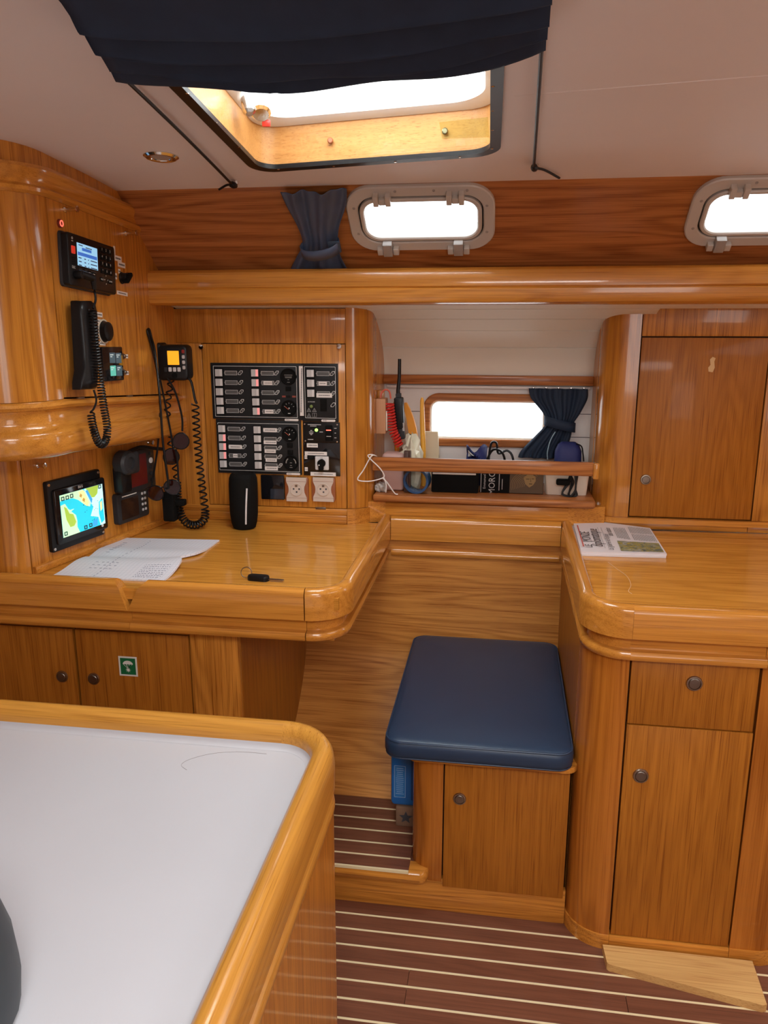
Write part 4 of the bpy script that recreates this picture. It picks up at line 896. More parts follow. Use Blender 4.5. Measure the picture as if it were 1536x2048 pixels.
# microphone plug and lead
pg = g.p(-0.088, -0.034)
part('plug', MB().lathe(pg, g.n, [(0.010, 0), (0.011, 0.004), (0.010, 0.008), (0.011, 0.012), (0.0095, 0.018), (0, 0.02)], 14).lathe(g.p(-0.086, -0.032, 0.012), Vector((0.4, 0.9, -0.25)), [(0.009, 0), (0.0095, 0.03), (0.009, 0.036), (0, 0.038)], 12).tube([g.p(-0.052, -0.034, 0.024), g.p(-0.050, -0.050, 0.026), g.p(-0.049, -0.066, 0.026)], [0.0095, 0.007, 0.005], 10), RUBBER, vr)
# ---- handset in its cradle, with coiled lead
hs = thing('radio_handset', 'black telephone handset hanging in its cradle below the radio', 'handset', (XU, 1.84, 1.40))
part('cradle', MB().plate(UF(1.885, 1.515), 0.075, 0.17, 0.018, 0.006, 0.003), BLACK, hs)
hp = [(1.760, 1.392), (1.762, 1.408), (1.778, 1.44), (1.786, 1.48), (1.786, 1.56), (1.788, 1.585), (1.796, 1.6), (1.85, 1.602), (1.862, 1.596), (1.866, 1.58), (1.858, 1.50), (1.846, 1.44), (1.838, 1.40), (1.832, 1.388)]
hp = [(y+0.034, z) for y, z in hp]
cx = sum(p[0] for p in hp)/len(hp); cz = sum(p[1] for p in hp)/len(hp)
R = []
for dx, s_ in ((0.018, 1.0), (0.038, 1.0), (0.044, 0.95), (0.047, 0.84)): R.append([Vector((XU+dx, cx+(y-cx)*s_, cz+(z-cz)*s_)) for y, z in hp])
part('handset_body', MB().rings(R), BLACK, hs, sharp=50)
XC = -0.992
lead = [g.p(-0.049, -0.066, 0.026), (XC, 1.868, 1.620), (XC, 1.868, 1.603), (XC, 1.852, 1.583)]
part('lead', MB().tube(smooth(lead, 5), 0.0028, 7), RUBBER, hs)
cpath = smooth([(XC, 1.850, 1.580), (XC, 1.850, 1.50), (XC, 1.856, 1.42), (XC, 1.866, 1.34), (XC, 1.874, 1.295), (XC, 1.866, 1.265), (XC, 1.844, 1.252), (XC, 1.822, 1.262), (XC, 1.806, 1.295), (XC, 1.799, 1.335)], 6)
part('coiled_lead', helix(cpath, 0.0085, 62, 0.0021, 5, 9), RUBBER, hs)
part('lead', MB().tube(smooth([(XC, 1.799, 1.338), (XC, 1.816, 1.345), (XC+0.005, 1.822, 1.365), (XC+0.002, 1.819, 1.39)], 5), 0.0026, 7), RUBBER, hs)
# ---- small switches, labels, tile display
ob = UF(1.834, 1.777)
rb = thing('ring_button', 'small push button with glowing red ring above the radio', 'button', ob.o)
part('bezel', MB().lathe(ob.o, ob.n, [(0.010, 0), (0.010, 0.004), (0.008, 0.006), (0, 0.006)], 18), plain('dark_red', (0.2, 0.02, 0.01), 0.4), rb)
part('lit_ring', MB().ring(ob, 0.015, 0.015, 0.0075, 0.010, 0.010, 0.005, 0.0075), REDLED, rb)
def wall_knob(name, label, y, z, r):
    k = thing(name, label, 'knob', UF(y, z).o); f = UF(y, z)
    part('dial', MB().lathe(f.o, f.n, [(r*1.15, 0), (r*1.15, 0.002), (r, 0.004), (r*0.95, 0.016), (r*0.8, 0.018), (0, 0.018)], 20), BLACK, k)
    return k, f
k, f = wall_knob('rotary_switch', 'black rotary selector knob right of the radio', 2.131, 1.669, 0.014)
part('grip', MB().plate(Fr(f.p(0, 0, 0.010), (0, 0.8, 0.6), (0, -0.6, 0.8)), 0.040, 0.012, 0.016, 0.005, 0.002), MATTE, k)
k, f = wall_knob('sounder_dome', 'round black dome behind the handset', 2.005, 1.527, 0.026)
part('rim', MB().ring(f, 0.064, 0.064, 0.032, 0.056, 0.056, 0.028, 0.003), plain('cream_rim', (0.7, 0.65, 0.55), 0.4), k)
dsp = thing('tile_display', 'small black touch display with four tiles behind the handset cord', 'display', UF(2.03, 1.44).o)
f = Fr((XU, 2.022, 1.442), (0, 1, -0.03), (0, 0.03, 1))
part('case', MB().plate(f, 0.115, 0.090, 0.012, 0.005, 0.002), GLOSS, dsp)
for x, y, m in ((-0.003, 0.016, TILE), (0.032, 0.015, TILE), (-0.003, -0.018, TILEG), (0.032, -0.019, TILE)):
    t_ = part('tile', MB().plate(f.at(x, y, 0.012), 0.031, 0.027, 0.0003), m, dsp)
    part('tile_print', MB().plate(f.at(x-0.003, y+0.008, 0.0123), 0.018, 0.0022, 0.0001).plate(f.at(x-0.006, y+0.003, 0.0123), 0.010, 0.0022, 0.0001), plain('tile_white', (0.7, 0.8, 0.8), 0.4, emit=(0.6, 0.7, 0.7), es=0.5), t_)
for i, (y, z) in enumerate(((2.096, 1.459), (2.094, 1.415))):
    f = UF(y, z)
    b_k = thing('push_switch', ['upper chrome push switch beside the tile display', 'lower chrome push switch beside the tile display'][i], 'button', f.o, 'chrome switches by the display')
    part('collar', MB().lathe(f.o, f.n, [(0.0105, 0), (0.0105, 0.003), (0.008, 0.006), (0.0065, 0.005)], 18), CHROME, b_k)
    part('plunger', MB().lathe(f.o, f.n, [(0.006, 0.003), (0.006, 0.010), (0.004, 0.012), (0, 0.012)], 14), NICKELD, b_k)
lbls = [(2.100, 1.739, .010, .022, 'tall white paper label at the radio right edge'), (2.118, 1.719, .040, .014, 'white printed label right of the radio keypad'), (2.136, 1.704, .042, .014, 'second white printed label right of the radio keypad'), (2.120, 1.686, .012, .012, 'tiny square label above the rotary knob'),
        (2.098, 1.672, .012, .016, 'tiny label left of the rotary knob'), (2.128, 1.628, .062, .010, 'long thin label below the rotary knob'), (1.990, 1.570, .032, .012, 'small label above the black dome'), (1.990, 1.553, .034, .010, 'grey label strip just above the black dome'), (1.993, 1.4965, .036, .010, 'small label between dome and tile display'),
        (2.121, 1.458, .026, .011, 'label beside the upper chrome switch'), (2.089, 1.437, .020, .010, 'label between the two chrome switches'), (2.118, 1.412, .026, .011, 'label beside the lower chrome switch'), (1.974, 1.388, .018, .012, 'small label below the tile display')]
for y, z, w, hh, lab in lbls:
    f = UF(y, z); o = thing('paper_label', lab, 'label', f.o, 'paper labels on the upper cabinet')
    part('paper', MB().plate(f, w, hh, 0.0005), PAPER, o)
    if hh < 0.017:
        mb = MB(); n_ = max(1, int(w/0.006)); x = -w*0.36
        while x < w*0.34: ww = random.uniform(0.002, 0.004); mb.plate(f.at(x+ww/2, 0, 0.0005), ww, hh*0.3, 0.0001); x += ww+0.001
        part('label_print', mb, INK, o)

# ---- chart plotter
f = LF.at(0.174, 1.0435)
cp = thing('chart_plotter', 'black chart plotter showing a bright harbour chart', 'chart plotter', f.o)
part('bezel', MB().plate(f, 0.212, 0.194, 0.012, 0.006, 0.003), BLACK, cp)
fa = f.at(0.010, -0.002)
part('front', MB().plate(f.at(0.011, -0.003), 0.205, 0.152, 0.020, 0.008, 0.003), GLOSS, cp)
q = f.at(0.0140, -0.0035, 0.0202); SW, SH = 0.172, 0.117
scn = part('chart_screen', MB().plate(q, SW, SH, 0.0004), SEA, cp)
def chart(pts, mat, z=0.0005, name='chart_area'):
    part(name, MB().poly(q, [((x-0.5)*SW, (0.5-y)*SH) for x, y in pts], 0.0003, z), mat, scn)
chart([(0, 0), (.52, 0), (.60, .10), (.70, .36), (.66, .46), (.56, .40), (.40, .22), (.28, .14), (.1, .13), (0, .14)], SHORE)
chart([(0, .24), (.10, .22), (.16, .36), (.20, .40), (.30, .40), (.22, .44), (.32, .56), (.34, .70), (.33, .85), (.38, 1.0), (0, 1.0)], SHORE)
chart([(.07, .28), (.13, .34), (.18, .48), (.26, .52), (.31, .72), (.26, .80), (.17, .80), (.10, .60)], LAND, 0.0009)
chart([(.60, 0), (.90, 0), (.86, .20), (.78, .27), (.66, .24)], LAND, 0.0009)
chart([(.56, .0), (1, 0), (1, 1), (.88, 1), (.84, .78), (.66, .70), (.74, .50), (.60, .16)], SHOAL)
chart([(.42, .04), (.54, .02), (.64, .36), (.60, .44), (.50, .32)], SAND, 0.0009)
for x, y in ((.46, .14), (.52, .26)): chart([(x-.03, y), (x, y-.06), (x+.04, y-.01), (x+.01, y+.05)], plain('chart_brown', (.5, .3, .1), .4, emit=(.55, .36, .08), es=.7), 0.0013)
chart([(.58, .06), (.63, .04), (.73, .30), (.70, .40), (.65, .26)], SEA2, 0.0012)
chart([(.88, .42), (.97, .34), (.98, .9), (.90, .96), (.86, .70)], SEA, 0.0012); chart([(.70, .84), (.82, .80), (.80, .97), (.68, .98)], SEA2, 0.0012)
chart([(.90, .44), (.95, .40), (.95, .60), (.90, .66)], SAND, 0.0016)
mb = MB()
for x, y in ((.06, .09), (.16, .09), (.26, .08), (.93, .05), (.06, .92), (.52, .93), (.64, .92)):
    mb.ring(q.at((x-.5)*SW, (.5-y)*SH), 0.012, 0.011, 0.001, 0.007, 0.006, 0.001, 0.0016, seg=2)
for k in range(26): mb.plate(q.at((random.uniform(.45, .95)-.5)*SW, (.5-random.uniform(.3, .85))*SH), random.uniform(.001, .004), 0.001, 0.0016)
part('chart_symbols', mb, plain('chart_ink', (.05, .12, .16), .4), scn)
text(cp, 'B&G', f.at(0.011, 0.064, 0.0202), 0.010, PRINTW)
for a, b in ((-0.098, 0.088), (0.098, 0.088), (-0.098, -0.088), (0.098, -0.088)):
    part('screw', MB().lathe(f.p(a, b, 0.012), f.n, [(0.0045, 0), (0.004, 0.0015), (0.002, 0.0017), (0, 0.001)], 10), CHROME, cp)
part('power_key', MB().lathe(f.p(0.088, -0.066, 0.020), f.n, [(0.0045, 0), (0.004, 0.001), (0, 0.0012)], 12), PRINTW, cp)
# ---- two older instruments
f = LF.at(0.452, 1.107)
i1 = thing('red_screen_instrument', 'dark instrument with unlit red screen, upper of the two beside the plotter', 'instrument', f.o)
part('case', MB().plate(f, 0.150, 0.128, 0.022, 0.010, 0.004), DGREY, i1); part('screen', MB().plate(f.at(-0.012, 0.002, 0.022), 0.088, 0.096, 0.0006, 0.003), REDSCR, i1)
for k in range(5): part('key', MB().lathe(f.p(0.054, 0.044-0.021*k, 0.022), f.n, [(0.007 if k != 1 else 0.009, 0), (0.007 if k != 1 else 0.009, 0.002), (0.005, 0.003), (0, 0.003)], 12), LIGHTG if k == 1 else DGREY, i1)
f = LF.at(0.413, 1.005)
i2 = thing('grey_echo_sounder', 'dark grey instrument with unlit brown screen, lower of the two beside the plotter', 'instrument', f.o)
part('case', MB().plate(f, 0.152, 0.094, 0.018, 0.010, 0.004), DGREY, i2); part('screen', MB().plate(f.at(-0.018, -0.004, 0.018), 0.082, 0.062, 0.0006, 0.003), BRSCR, i2)
mb = MB()
for k in range(8): mb.plate(f.at(0.043+0.014*(k % 2), 0.028-0.017*(k//2), 0.018), 0.009, 0.008, 0.0015, 0.003, 0.0005)
part('keys', mb, GREYP, i2); part('case_print', MB().plate(f.at(-0.018, 0.036, 0.018), 0.07, 0.003, 0.0003), PRINTW, i2)
# ---- pistol-grip lamp hanging in front of them
gr = thing('pistol_grip_lamp', 'black pistol-grip torch hanging in front of the instruments', 'torch', LF.p(0.35, 1.05, 0.03))
f = LF.at(0.346, 1.150, 0.046)
part('head', MB().lathe(f.p(0, 0, -0.018), f.n, [(0.030, 0), (0.036, 0.006), (0.036, 0.034), (0.030, 0.042), (0.018, 0.043), (0.016, 0.036), (0, 0.036)], 26), DGREY, gr)
part('grip', MB().plate(f.at(-0.004, -0.050, -0.020), 0.048, 0.080, 0.030, 0.010, 0.006), BLACK, gr)
part('collar', MB().plate(f.at(0.030, -0.004, -0.014), 0.05, 0.066, 0.030, 0.012, 0.006), DGREY, gr)
part('strap', MB().tube(smooth([f.p(0.01, 0.026, 0.0), f.p(0.08, 0.034, 0.0), f.p(0.15, 0.020, 0.0), f.p(0.19, 0.012, 0.0)], 5), 0.0055, 8), RUBBER, gr)

# ---- second radio speaker-mic in the corner, with its coiled lead
v2 = thing('corner_radio', 'black speaker-microphone radio with amber screen in the corner', 'radio', (-1.01, 2.36, 1.38))
f = Fr((-1.016, 2.352, 1.430), (1, 0.05, 0), (0, 0, 1))
part('body', MB().plate(f.at(0.008, 0), 0.098, 0.108, 0.050, 0.016, 0.008, z0=-0.030), BLACK, v2)
part('side_grip', MB().plate(f.at(-0.038, 0.004), 0.030, 0.112, 0.055, 0.012, 0.008, z0=-0.035), RUBBER, v2)
part('screen', MB().plate(f.at(0.014, 0.015, 0.020), 0.036, 0.042, 0.0008, 0.001), AMBER, v2)
for k in range(4): part('key', MB().plate(f.at(0.046, 0.034-0.016*k, 0.020), 0.009, 0.011, 0.0016, 0.003, 0.0005), [plain('key_red', (.3, .02, .02), .4), GREYP, GREYP, GREYP][k], v2)
for k in range(4): part('key', MB().plate(f.at(-0.012+0.014*k, -0.020, 0.020), 0.010, 0.013, 0.0014, 0.002, 0.0005), LIGHTG if k else DGREY, v2)
part('dial', MB().lathe(f.p(0.015, -0.038, 0.018), f.n, [(0.009, 0), (0.009, 0.004), (0, 0.005)], 14), MATTE, v2)
part('bracket', MB().box((-1.05, 2.36, 1.40), (-1.02, 2.474, 1.46), 0.003), BLACK, v2)
cp2 = smooth([(-0.962, 2.345, 1.383), (-0.952, 2.345, 1.37), (-0.944, 2.345, 1.32), (-0.938, 2.345, 1.305)], 5)
part('lead', MB().tube(cp2, 0.004, 8), RUBBER, v2)
cp3 = smooth([(-0.944, 2.345, 1.305), (-0.944, 2.345, 1.20), (-0.940, 2.345, 1.10), (-0.934, 2.345, 1.02), (-0.928, 2.34, 0.97)], 6)
part('coiled_lead', helix(cp3, 0.0105, 17, 0.0027, 6, 10), RUBBER, v2)
cp4 = smooth([(-0.928, 2.34, 0.97), (-0.930, 2.335, 0.94), (-0.952, 2.33, 0.922), (-0.985, 2.33, 0.924), (-1.008, 2.335, 0.95), (-1.018, 2.34, 1.0), (-1.022, 2.35, 1.06)], 6)
part('coiled_lead', helix(cp4, 0.0115, 26, 0.0027, 6, 10), RUBBER, v2)
cp5 = smooth([(-1.022, 2.35, 1.06), (-1.028, 2.35, 1.13), (-1.040, 2.35, 1.22), (-1.036, 2.35, 1.30), (-1.02, 2.35, 1.378)], 6)
part('coiled_lead', helix(cp5, 0.0085, 12, 0.0026, 6, 10), RUBBER, v2)
# ---- lanyard, sunglasses
solo('rope_lanyard', MB().tube(smooth([(-1.040, 2.30, 1.40), (-1.042, 2.285, 1.46), (-1.044, 2.27, 1.50), (-1.046, 2.262, 1.525), (-1.046, 2.275, 1.530), (-1.044, 2.283, 1.505), (-1.040, 2.292, 1.46), (-1.020, 2.26, 1.33), (-1.015, 2.25, 1.20), (-1.008, 2.25, 1.10), (-1.006, 2.25, 1.06), (-1.016, 2.25, 1.055)], 6), 0.0036, 8), RUBBER,
     'black braided lanyard looped beside the corner radio', 'lanyard')
def sunglasses(label, o, tilt, pts1, pts2):
    s_ = thing('sunglasses', label, 'sunglasses', o, 'sunglasses hanging under the corner radio'); O = Vector(o)
    f = Fr(O, (math.cos(tilt), 0, math.sin(tilt)), (-math.sin(tilt), -0.15, math.cos(tilt)))
    for x in (-0.030, 0.030):
        lens = [(x+0.028*math.cos(a)*(1.0 if math.sin(a) > 0 else 0.9), 0.024*math.sin(a)) for a in [2*math.pi*i/16 for i in range(16)]]
        part('lens', MB().poly(f, lens, 0.003), SUNL, s_)
        part('rim', MB().tube([f.p(a, b, 0.0015) for a, b in lens], 0.0022, 6, closed=True), BLACK, s_)
    part('bridge', MB().tube([f.p(-0.006, 0.008), f.p(0, 0.011, 0.003), f.p(0.006, 0.008)], 0.0022, 6), BLACK, s_)
    for p in (pts1, pts2): part('temple', MB().tube(smooth(p, 5), 0.0032, 7), BLACK, s_)
    return s_
sunglasses('upper sunglasses hanging folded under the corner radio', (-0.995, 2.30, 1.17), 0.95,
           [(-0.972, 2.30, 1.225), (-0.975, 2.31, 1.27), (-0.995, 2.32, 1.34), (-1.018, 2.32, 1.385)], [(-1.005, 2.30, 1.13), (-1.012, 2.31, 1.20), (-1.03, 2.32, 1.30), (-1.042, 2.32, 1.38)])
sunglasses('lower sunglasses hanging above the chart table corner', (-1.03, 2.27, 1.045), 0.35,
           [(-0.982, 2.27, 1.065), (-0.985, 2.28, 1.12), (-0.992, 2.29, 1.17)], [(-1.076, 2.27, 1.03), (-1.066, 2.28, 1.09), (-1.05, 2.29, 1.18), (-1.04, 2.30, 1.28)])
solo('mic_cradle', MB().box((-1.055, 2.30, 0.935), (-1.015, 2.345, 1.03), 0.006).box((-1.02, 2.31, 0.985), (-0.985, 2.335, 1.005), 0.004), MATTE, 'black bracket in the corner above the chart table', 'bracket')

# =================================================================== ON THE TABLES
# ---- open logbook
lb = thing('logbook', 'open white logbook with ruled handwritten pages on the chart table', 'notebook', (-1.0, 2.0, 0.905))
def pagemat():
    m, nt, b = new_mat('ruled_page'); N = nt.nodes; L = nt.links
    tc = N.new('ShaderNodeTexCoord'); br = N.new('ShaderNodeTexBrick'); br.offset = 0
    br.inputs['Color1'].default_value = (0.80, 0.79, 0.86, 1); br.inputs['Color2'].default_value = (0.80, 0.79, 0.86, 1); br.inputs['Mortar'].default_value = (0.60, 0.62, 0.70, 1)
    br.inputs['Scale'].default_value = 1.0; br.inputs['Brick Width'].default_value = 0.011; br.inputs['Row Height'].default_value = 0.011; br.inputs['Mortar Size'].default_value = 0.0005
    L.new(tc.outputs['Object'], br.inputs['Vector']); L.new(br.outputs['Color'], b.inputs['Base Color']); b.inputs['Roughness'].default_value = 0.6
    return m
PAGE = pagemat()
def bz(t): return 0.9085+0.010*math.exp(-((t-0.30)/0.16)**2)-0.004*math.exp(-((t-0.47)/0.03)**2)+0.006*math.exp(-((t-0.62)/0.10)**2)+0.001
def lbpt(u, t, dz=0):
    y = 1.812+0.375*t; xl = -1.145-0.008*t+0.012*math.sin(math.pi*t); xr = -0.842+0.006*t-(0.045*math.exp(-((t-0.47)/0.09)**2))
    z = bz(t)+(0.010*max(0, u-0.75)/0.25*math.exp(-((t-0.36)/0.12)**2))
    return Vector((xl+(xr-xl)*u, y+0.022*u*t, z+dz))
R = []
for i in range(25):
    t = i/24; R.append([lbpt(u/10, t, 0) for u in range(11)]+[Vector((p.x, p.y, max(0.9055, p.z-0.006))) for p in [lbpt(u/10, t) for u in range(10, -1, -1)]])
part('pages', MB().rings(R), PAGE, lb, sharp=60)
mb = MB()
def stroke(u, t, du, dt):
    a, b = lbpt(u, t, 0.0006), lbpt(u+du, t+dt, 0.0006); mb.tube([a, b], 0.0005, 3)
for r_ in range(8):
    u = 0.70
    while u < 0.93:
        w = random.uniform(0.008, 0.025); stroke(u, 0.05+r_*0.028, w, random.uniform(-.006, .006)); u += w+0.01
for r_ in range(3):
    for k in range(5): stroke(0.2+0.05*k+random.uniform(0, .02), 0.16+0.05*r_, 0.02, 0.004)
for k in range(22): stroke(0.16+0.01*k*0+0.03*(k % 2)*0+0.2, 0.02+0.042*k, 0.0, 0.02)
for k in range(7): stroke(0.12+0.02*k*0, 0.55+0.05*k, 0.04, 0.0)
part('handwriting', mb, plain('pen_ink', (0.12, 0.12, 0.22), 0.7), lb, kind='stuff')
# ---- car key
ck = thing('car_key', 'black car key fob with metal blade and split ring', 'key', (-0.61, 1.87, 0.905))
f = Fr((-0.607, 1.868, 0.905), (1, -0.10, 0), (0.10, 1, 0))
part('fob', MB().plate(f, 0.058, 0.026, 0.014, 0.012, 0.005), BLACK, ck)
part('blade', MB().plate(f.at(0.048, 0.0), 0.042, 0.008, 0.0025, 0.002, 0.0004, z0=0.004), NICKEL, ck)
part('split_ring', MB().tube([f.p(-0.036+0.015*math.cos(a), 0.006+0.004*math.sin(a), 0.016+0.013*math.sin(a)) for a in [2*math.pi*i/20 for i in range(20)]], 0.0012, 6, closed=True), NICKEL, ck)
# ---- newspaper
nw = thing('newspaper', 'folded newspaper with colour picture lying on the right worktop', 'newspaper', (0.35, 2.4, 0.905))
nq = [(0.233, 2.215), (0.470, 2.228), (0.474, 2.52), (0.238, 2.575)]
def npt(u, v, z):
    a = Vector(nq[0]).lerp(Vector(nq[1]), u); b = Vector(nq[3]).lerp(Vector(nq[2]), u); p = a.lerp(b, v)
    curl = 0.010*max(0, (v-0.8)/0.2)*(1-u)
    return Vector((p.x, p.y, z+curl+0.003*math.sin(math.pi*v)*(1-u)))
def sheet(z0, z1, sx=0, sy=0):
    R = []
    for i in range(9):
        v = i/8; R.append([npt(u/6, v, z1)+Vector((sx, sy, 0)) for u in range(7)]+[npt(u/6, v, z0)+Vector((sx, sy, 0)) for u in range(6, -1, -1)])
    return MB().rings(R)
NEWS = plain('newsprint', (0.74, 0.68, 0.70), 0.6)
part('sheets', sheet(0.9055, 0.9105, -0.002, -0.004), NEWS, nw, sharp=60); part('sheets', sheet(0.9107, 0.917), NEWS, nw, sharp=60)
def nf(u, v, d=0.0):      # frame for print: lines read across the sheet, towards the back
    p = npt(u, v, 0.9172+d); a = (npt(u, min(1, v+.05), 0.917)-npt(u, v, 0.917)).normalized(); b = (npt(max(0, u-.05), v, 0.917)-npt(u, v, 0.917)).normalized()
    return Fr(p, a, b)
text(nw, 'MONDE', nf(0.115, 0.44, 0.0006), 0.040, INK, squeeze=.8); text(nw, 'diplomatique', nf(0.225, 0.44, 0.0006), 0.046, INK, squeeze=.85, bold=0.0)
text(nw, 'LE', nf(0.115, 0.16, 0.0006), 0.030, INK); text(nw, 'La guerre et la paix', nf(0.37, 0.32, 0.0006), 0.022, INK); text(nw, 'des nations', nf(0.43, 0.70, 0.0006), 0.026, INK)
mb = MB()
mb.plate(nf(0.045, 0.5, 0.0004), 0.27, 0.004, 0.0003); part('red_rule', mb, REDINK, nw)
mb = MB()
for c0, c1, u0, u1 in ((0.42, 0.90, 0.50, 0.66), (0.42, 0.66, 0.70, 0.98), (0.70, 0.94, 0.70, 0.98)):
    n_ = int((u1-u0)/0.02)
    for k in range(n_): mb.plate(nf(u0+(k+.5)*(u1-u0)/n_, (c0+c1)/2, 0.0003+0.0007), (c1-c0)*0.31*random.uniform(.85, 1), 0.0016, 0.0002)
for u in (0.30, 0.345): mb.plate(nf(u, 0.45, 0.0007), 0.24, 0.0010, 0.0002)
part('text_columns', mb, plain('news_grey', (0.22, 0.21, 0.22), 0.7), nw, kind='stuff')
def picmat():
    m, nt, b = new_mat('news_picture'); N = nt.nodes; L = nt.links
    tc = N.new('ShaderNodeTexCoord'); nz = N.new('ShaderNodeTexNoise'); nz.inputs['Scale'].default_value = 38; nz.inputs['Detail'].default_value = 5; nz.inputs['Distortion'].default_value = 1.4
    cr = N.new('ShaderNodeValToRGB'); e = cr.color_ramp.elements
    e[0].position = 0.30; e[0].color = (0.02, 0.03, 0.04, 1); e[1].position = 0.74; e[1].color = (0.50, 0.42, 0.10, 1)
    for p, c in ((0.42, (0.10, 0.14, 0.13, 1)), (0.50, (0.42, 0.33, 0.05, 1)), (0.56, (0.16, 0.20, 0.14, 1)), (0.64, (0.38, 0.36, 0.36, 1))):
        k = e.new(p); k.color = c
    L.new(tc.outputs['Object'], nz.inputs['Vector']); L.new(nz.outputs['Fac'], cr.inputs['Fac']); L.new(cr.outputs[0], b.inputs['Base Color']); return m
mb = MB().grid(lambda u, v: npt(0.48+0.50*u, 0.05+0.32*v, 0.9180), 8, 6); part('picture', mb, picmat(), nw, 'small yellow and grey colour picture', sharp=60)
solo('loose_hair', MB().tube(smooth([(0.302, 2.16, 0.9057), (0.318, 2.10, 0.9057), (0.335, 2.04, 0.9057), (0.335, 1.97, 0.9057), (0.322, 1.92, 0.9057), (0.327, 1.90, 0.9057)], 6), 0.0006, 5), plain('pale_hair', (0.85, 0.55, 0.3), .5), 'pale loose hair curling on the right worktop', 'hair')

# =================================================================== CURTAINS
def curtain(name, label, fr, prof, zf, nf_, amp, mat, band_t, band_w):
    """gathered cloth: prof = [(height, centre, half width)], folds across; zf = stand-off from the wall"""
    c = thing(name, label, 'curtain', fr.p(prof[0][1], prof[-1][0], zf)); P = smooth([(a, b, w) for a, b, w in prof], 5)
    def fn(u, v):
        i = v*(len(P)-1); k = min(int(i), len(P)-2); q = P[k].lerp(P[k+1], i-k); s = 2*u-1
        tight = q.z/max(p.z for p in P)
        d = amp*(0.55+0.45*tight)*(math.sin(nf_*math.pi*u+0.8*math.sin(3*v))+0.45*math.sin(nf_*2.3*math.pi*u+2.0+3*v))*0.6+amp*1.6*(1-s*s)*(1.25-tight)
        return fr.p(q.y+q.z*s*(1-0.03*math.sin(9*u+5*v)), q.x, zf+max(-zf*0.8, d))
    part('cloth', MB().grid(fn, 48, 36), mat, c, sharp=80, solid=0.0015)
    h0, cc, ww = band_t; R = []
    for i in range(20):
        a = 2*math.pi*i/20; R.append([fr.p(cc+ww*math.cos(a)*1.08, h0+band_w[1]*math.cos(a)+s_*band_w[0], zf+amp*1.0+math.sin(a)*(amp*2.2)) for s_ in (-0.5, 0.5)])
    b = MB(); n = len(R)
    b.add([p for r in R for p in r], [[2*i, 2*((i+1) % n), 2*((i+1) % n)+1, 2*i+1] for i in range(n)])
    bo = part('tie_band', b, mat, c, sharp=80, solid=0.003)
    return c, bo
c1, b1_ = curtain('portlight_curtain', 'navy curtain tied at the waist left of the first portlight', SIDE, [(-0.002, -0.505, 0.088), (-0.05, -0.508, 0.080), (-0.12, -0.516, 0.058), (-0.185, -0.522, 0.050), (-0.24, -0.535, 0.066), (-0.305, -0.545, 0.093)], 0.014, 4, 0.013, CURTAIN, (-0.192, -0.521, 0.053), (0.036, 0.010))
part('buckle_patch', MB().plate(SIDE.at(-0.478, -0.180, 0.034), 0.034, 0.040, 0.004, 0.003, 0.001), plain('velcro', (0.05, 0.08, 0.13), .6), b1_)
RB = Fr((0, 2.765, 0), (1, 0, 0), (0, 0, 1))
c2, b2_ = curtain('recess_curtain', 'dark navy curtain tied back right of the recess window', RB, [(1.333, 0.182, 0.098), (1.30, 0.185, 0.094), (1.25, 0.195, 0.062), (1.215, 0.192, 0.046), (1.17, 0.172, 0.060), (1.12, 0.146, 0.076), (1.095, 0.140, 0.080)], 0.016, 7, 0.012, NAVYCLOTH, (1.215, 0.192, 0.048), (0.032, -0.012))
part('light_piping', MB().tube(smooth([(0.178, 2.722, 1.19), (0.163, 2.722, 1.16), (0.155, 2.722, 1.12), (0.157, 2.722, 1.095)], 5), 0.0018, 6), plain('pale_piping', (0.35, 0.5, 0.6), .5), c2)
for k in range(5): part('curtain_hook', MB().lathe((0.10+0.042*k, 2.765, 1.333), (0, -1, 0), [(0.004, 0), (0.004, 0.006), (0, 0.007)], 8), CHROME, c2)

# =================================================================== THINGS IN THE RECESS (shelf at 1.002)
S = 1.0025
wbx = thing('wooden_caddy', 'small wooden wall box on the left recess side', 'box', (-0.40, 2.60, 1.185))
part('box_body', MB().box((-0.4155, 2.585, 1.190), (-0.383, 2.64, 1.305), 0.002), wood('cedar', 'Z', (0.62, 0.33, 0.18), (0.42, 0.19, 0.09), 0.5, 0.0, 0.4), wbx)
part('back_plate', MB().box((-0.4157, 2.62, 1.188), (-0.395, 2.655, 1.330), 0.002), OAK['Z'], wbx)
part('perforated_strip', MB().box((-0.3828, 2.590, 1.200), (-0.378, 2.612, 1.265), 0.001), CREAM, wbx)
solo('red_coiled_cord', helix(smooth([(-0.372, 2.60, 1.290), (-0.366, 2.60, 1.245), (-0.360, 2.60, 1.20), (-0.349, 2.60, 1.175), (-0.338, 2.60, 1.150)], 6), 0.0125, 15, 0.0035, 6, 10), RED, 'glossy red coiled cord beside the wooden box', 'cord')
solo('red_loop_cord', MB().tube(smooth([(-0.402, 2.60, 1.307), (-0.398, 2.598, 1.325), (-0.385, 2.596, 1.335), (-0.372, 2.598, 1.328), (-0.368, 2.600, 1.305)], 6), 0.003, 7), plain('pink_red', (0.7, 0.15, 0.1), .4), 'thin pinkish red loop above the wooden box', 'cord')
hr = thing('handheld_radio', 'black handheld radio with long antenna in the recess', 'radio', (-0.34, 2.63, 1.19))
f = Fr((-0.342, 2.64, 1.255), (1, 0, 0.06), (-0.06, 0, 1))
part('radio_body', MB().plate(f, 0.030, 0.105, 0.028, 0.005, 0.004), BLACK, hr); part('lower_pack', MB().plate(f.at(0.004, -0.062), 0.022, 0.05, 0.024, 0.005, 0.003), DGREY, hr)
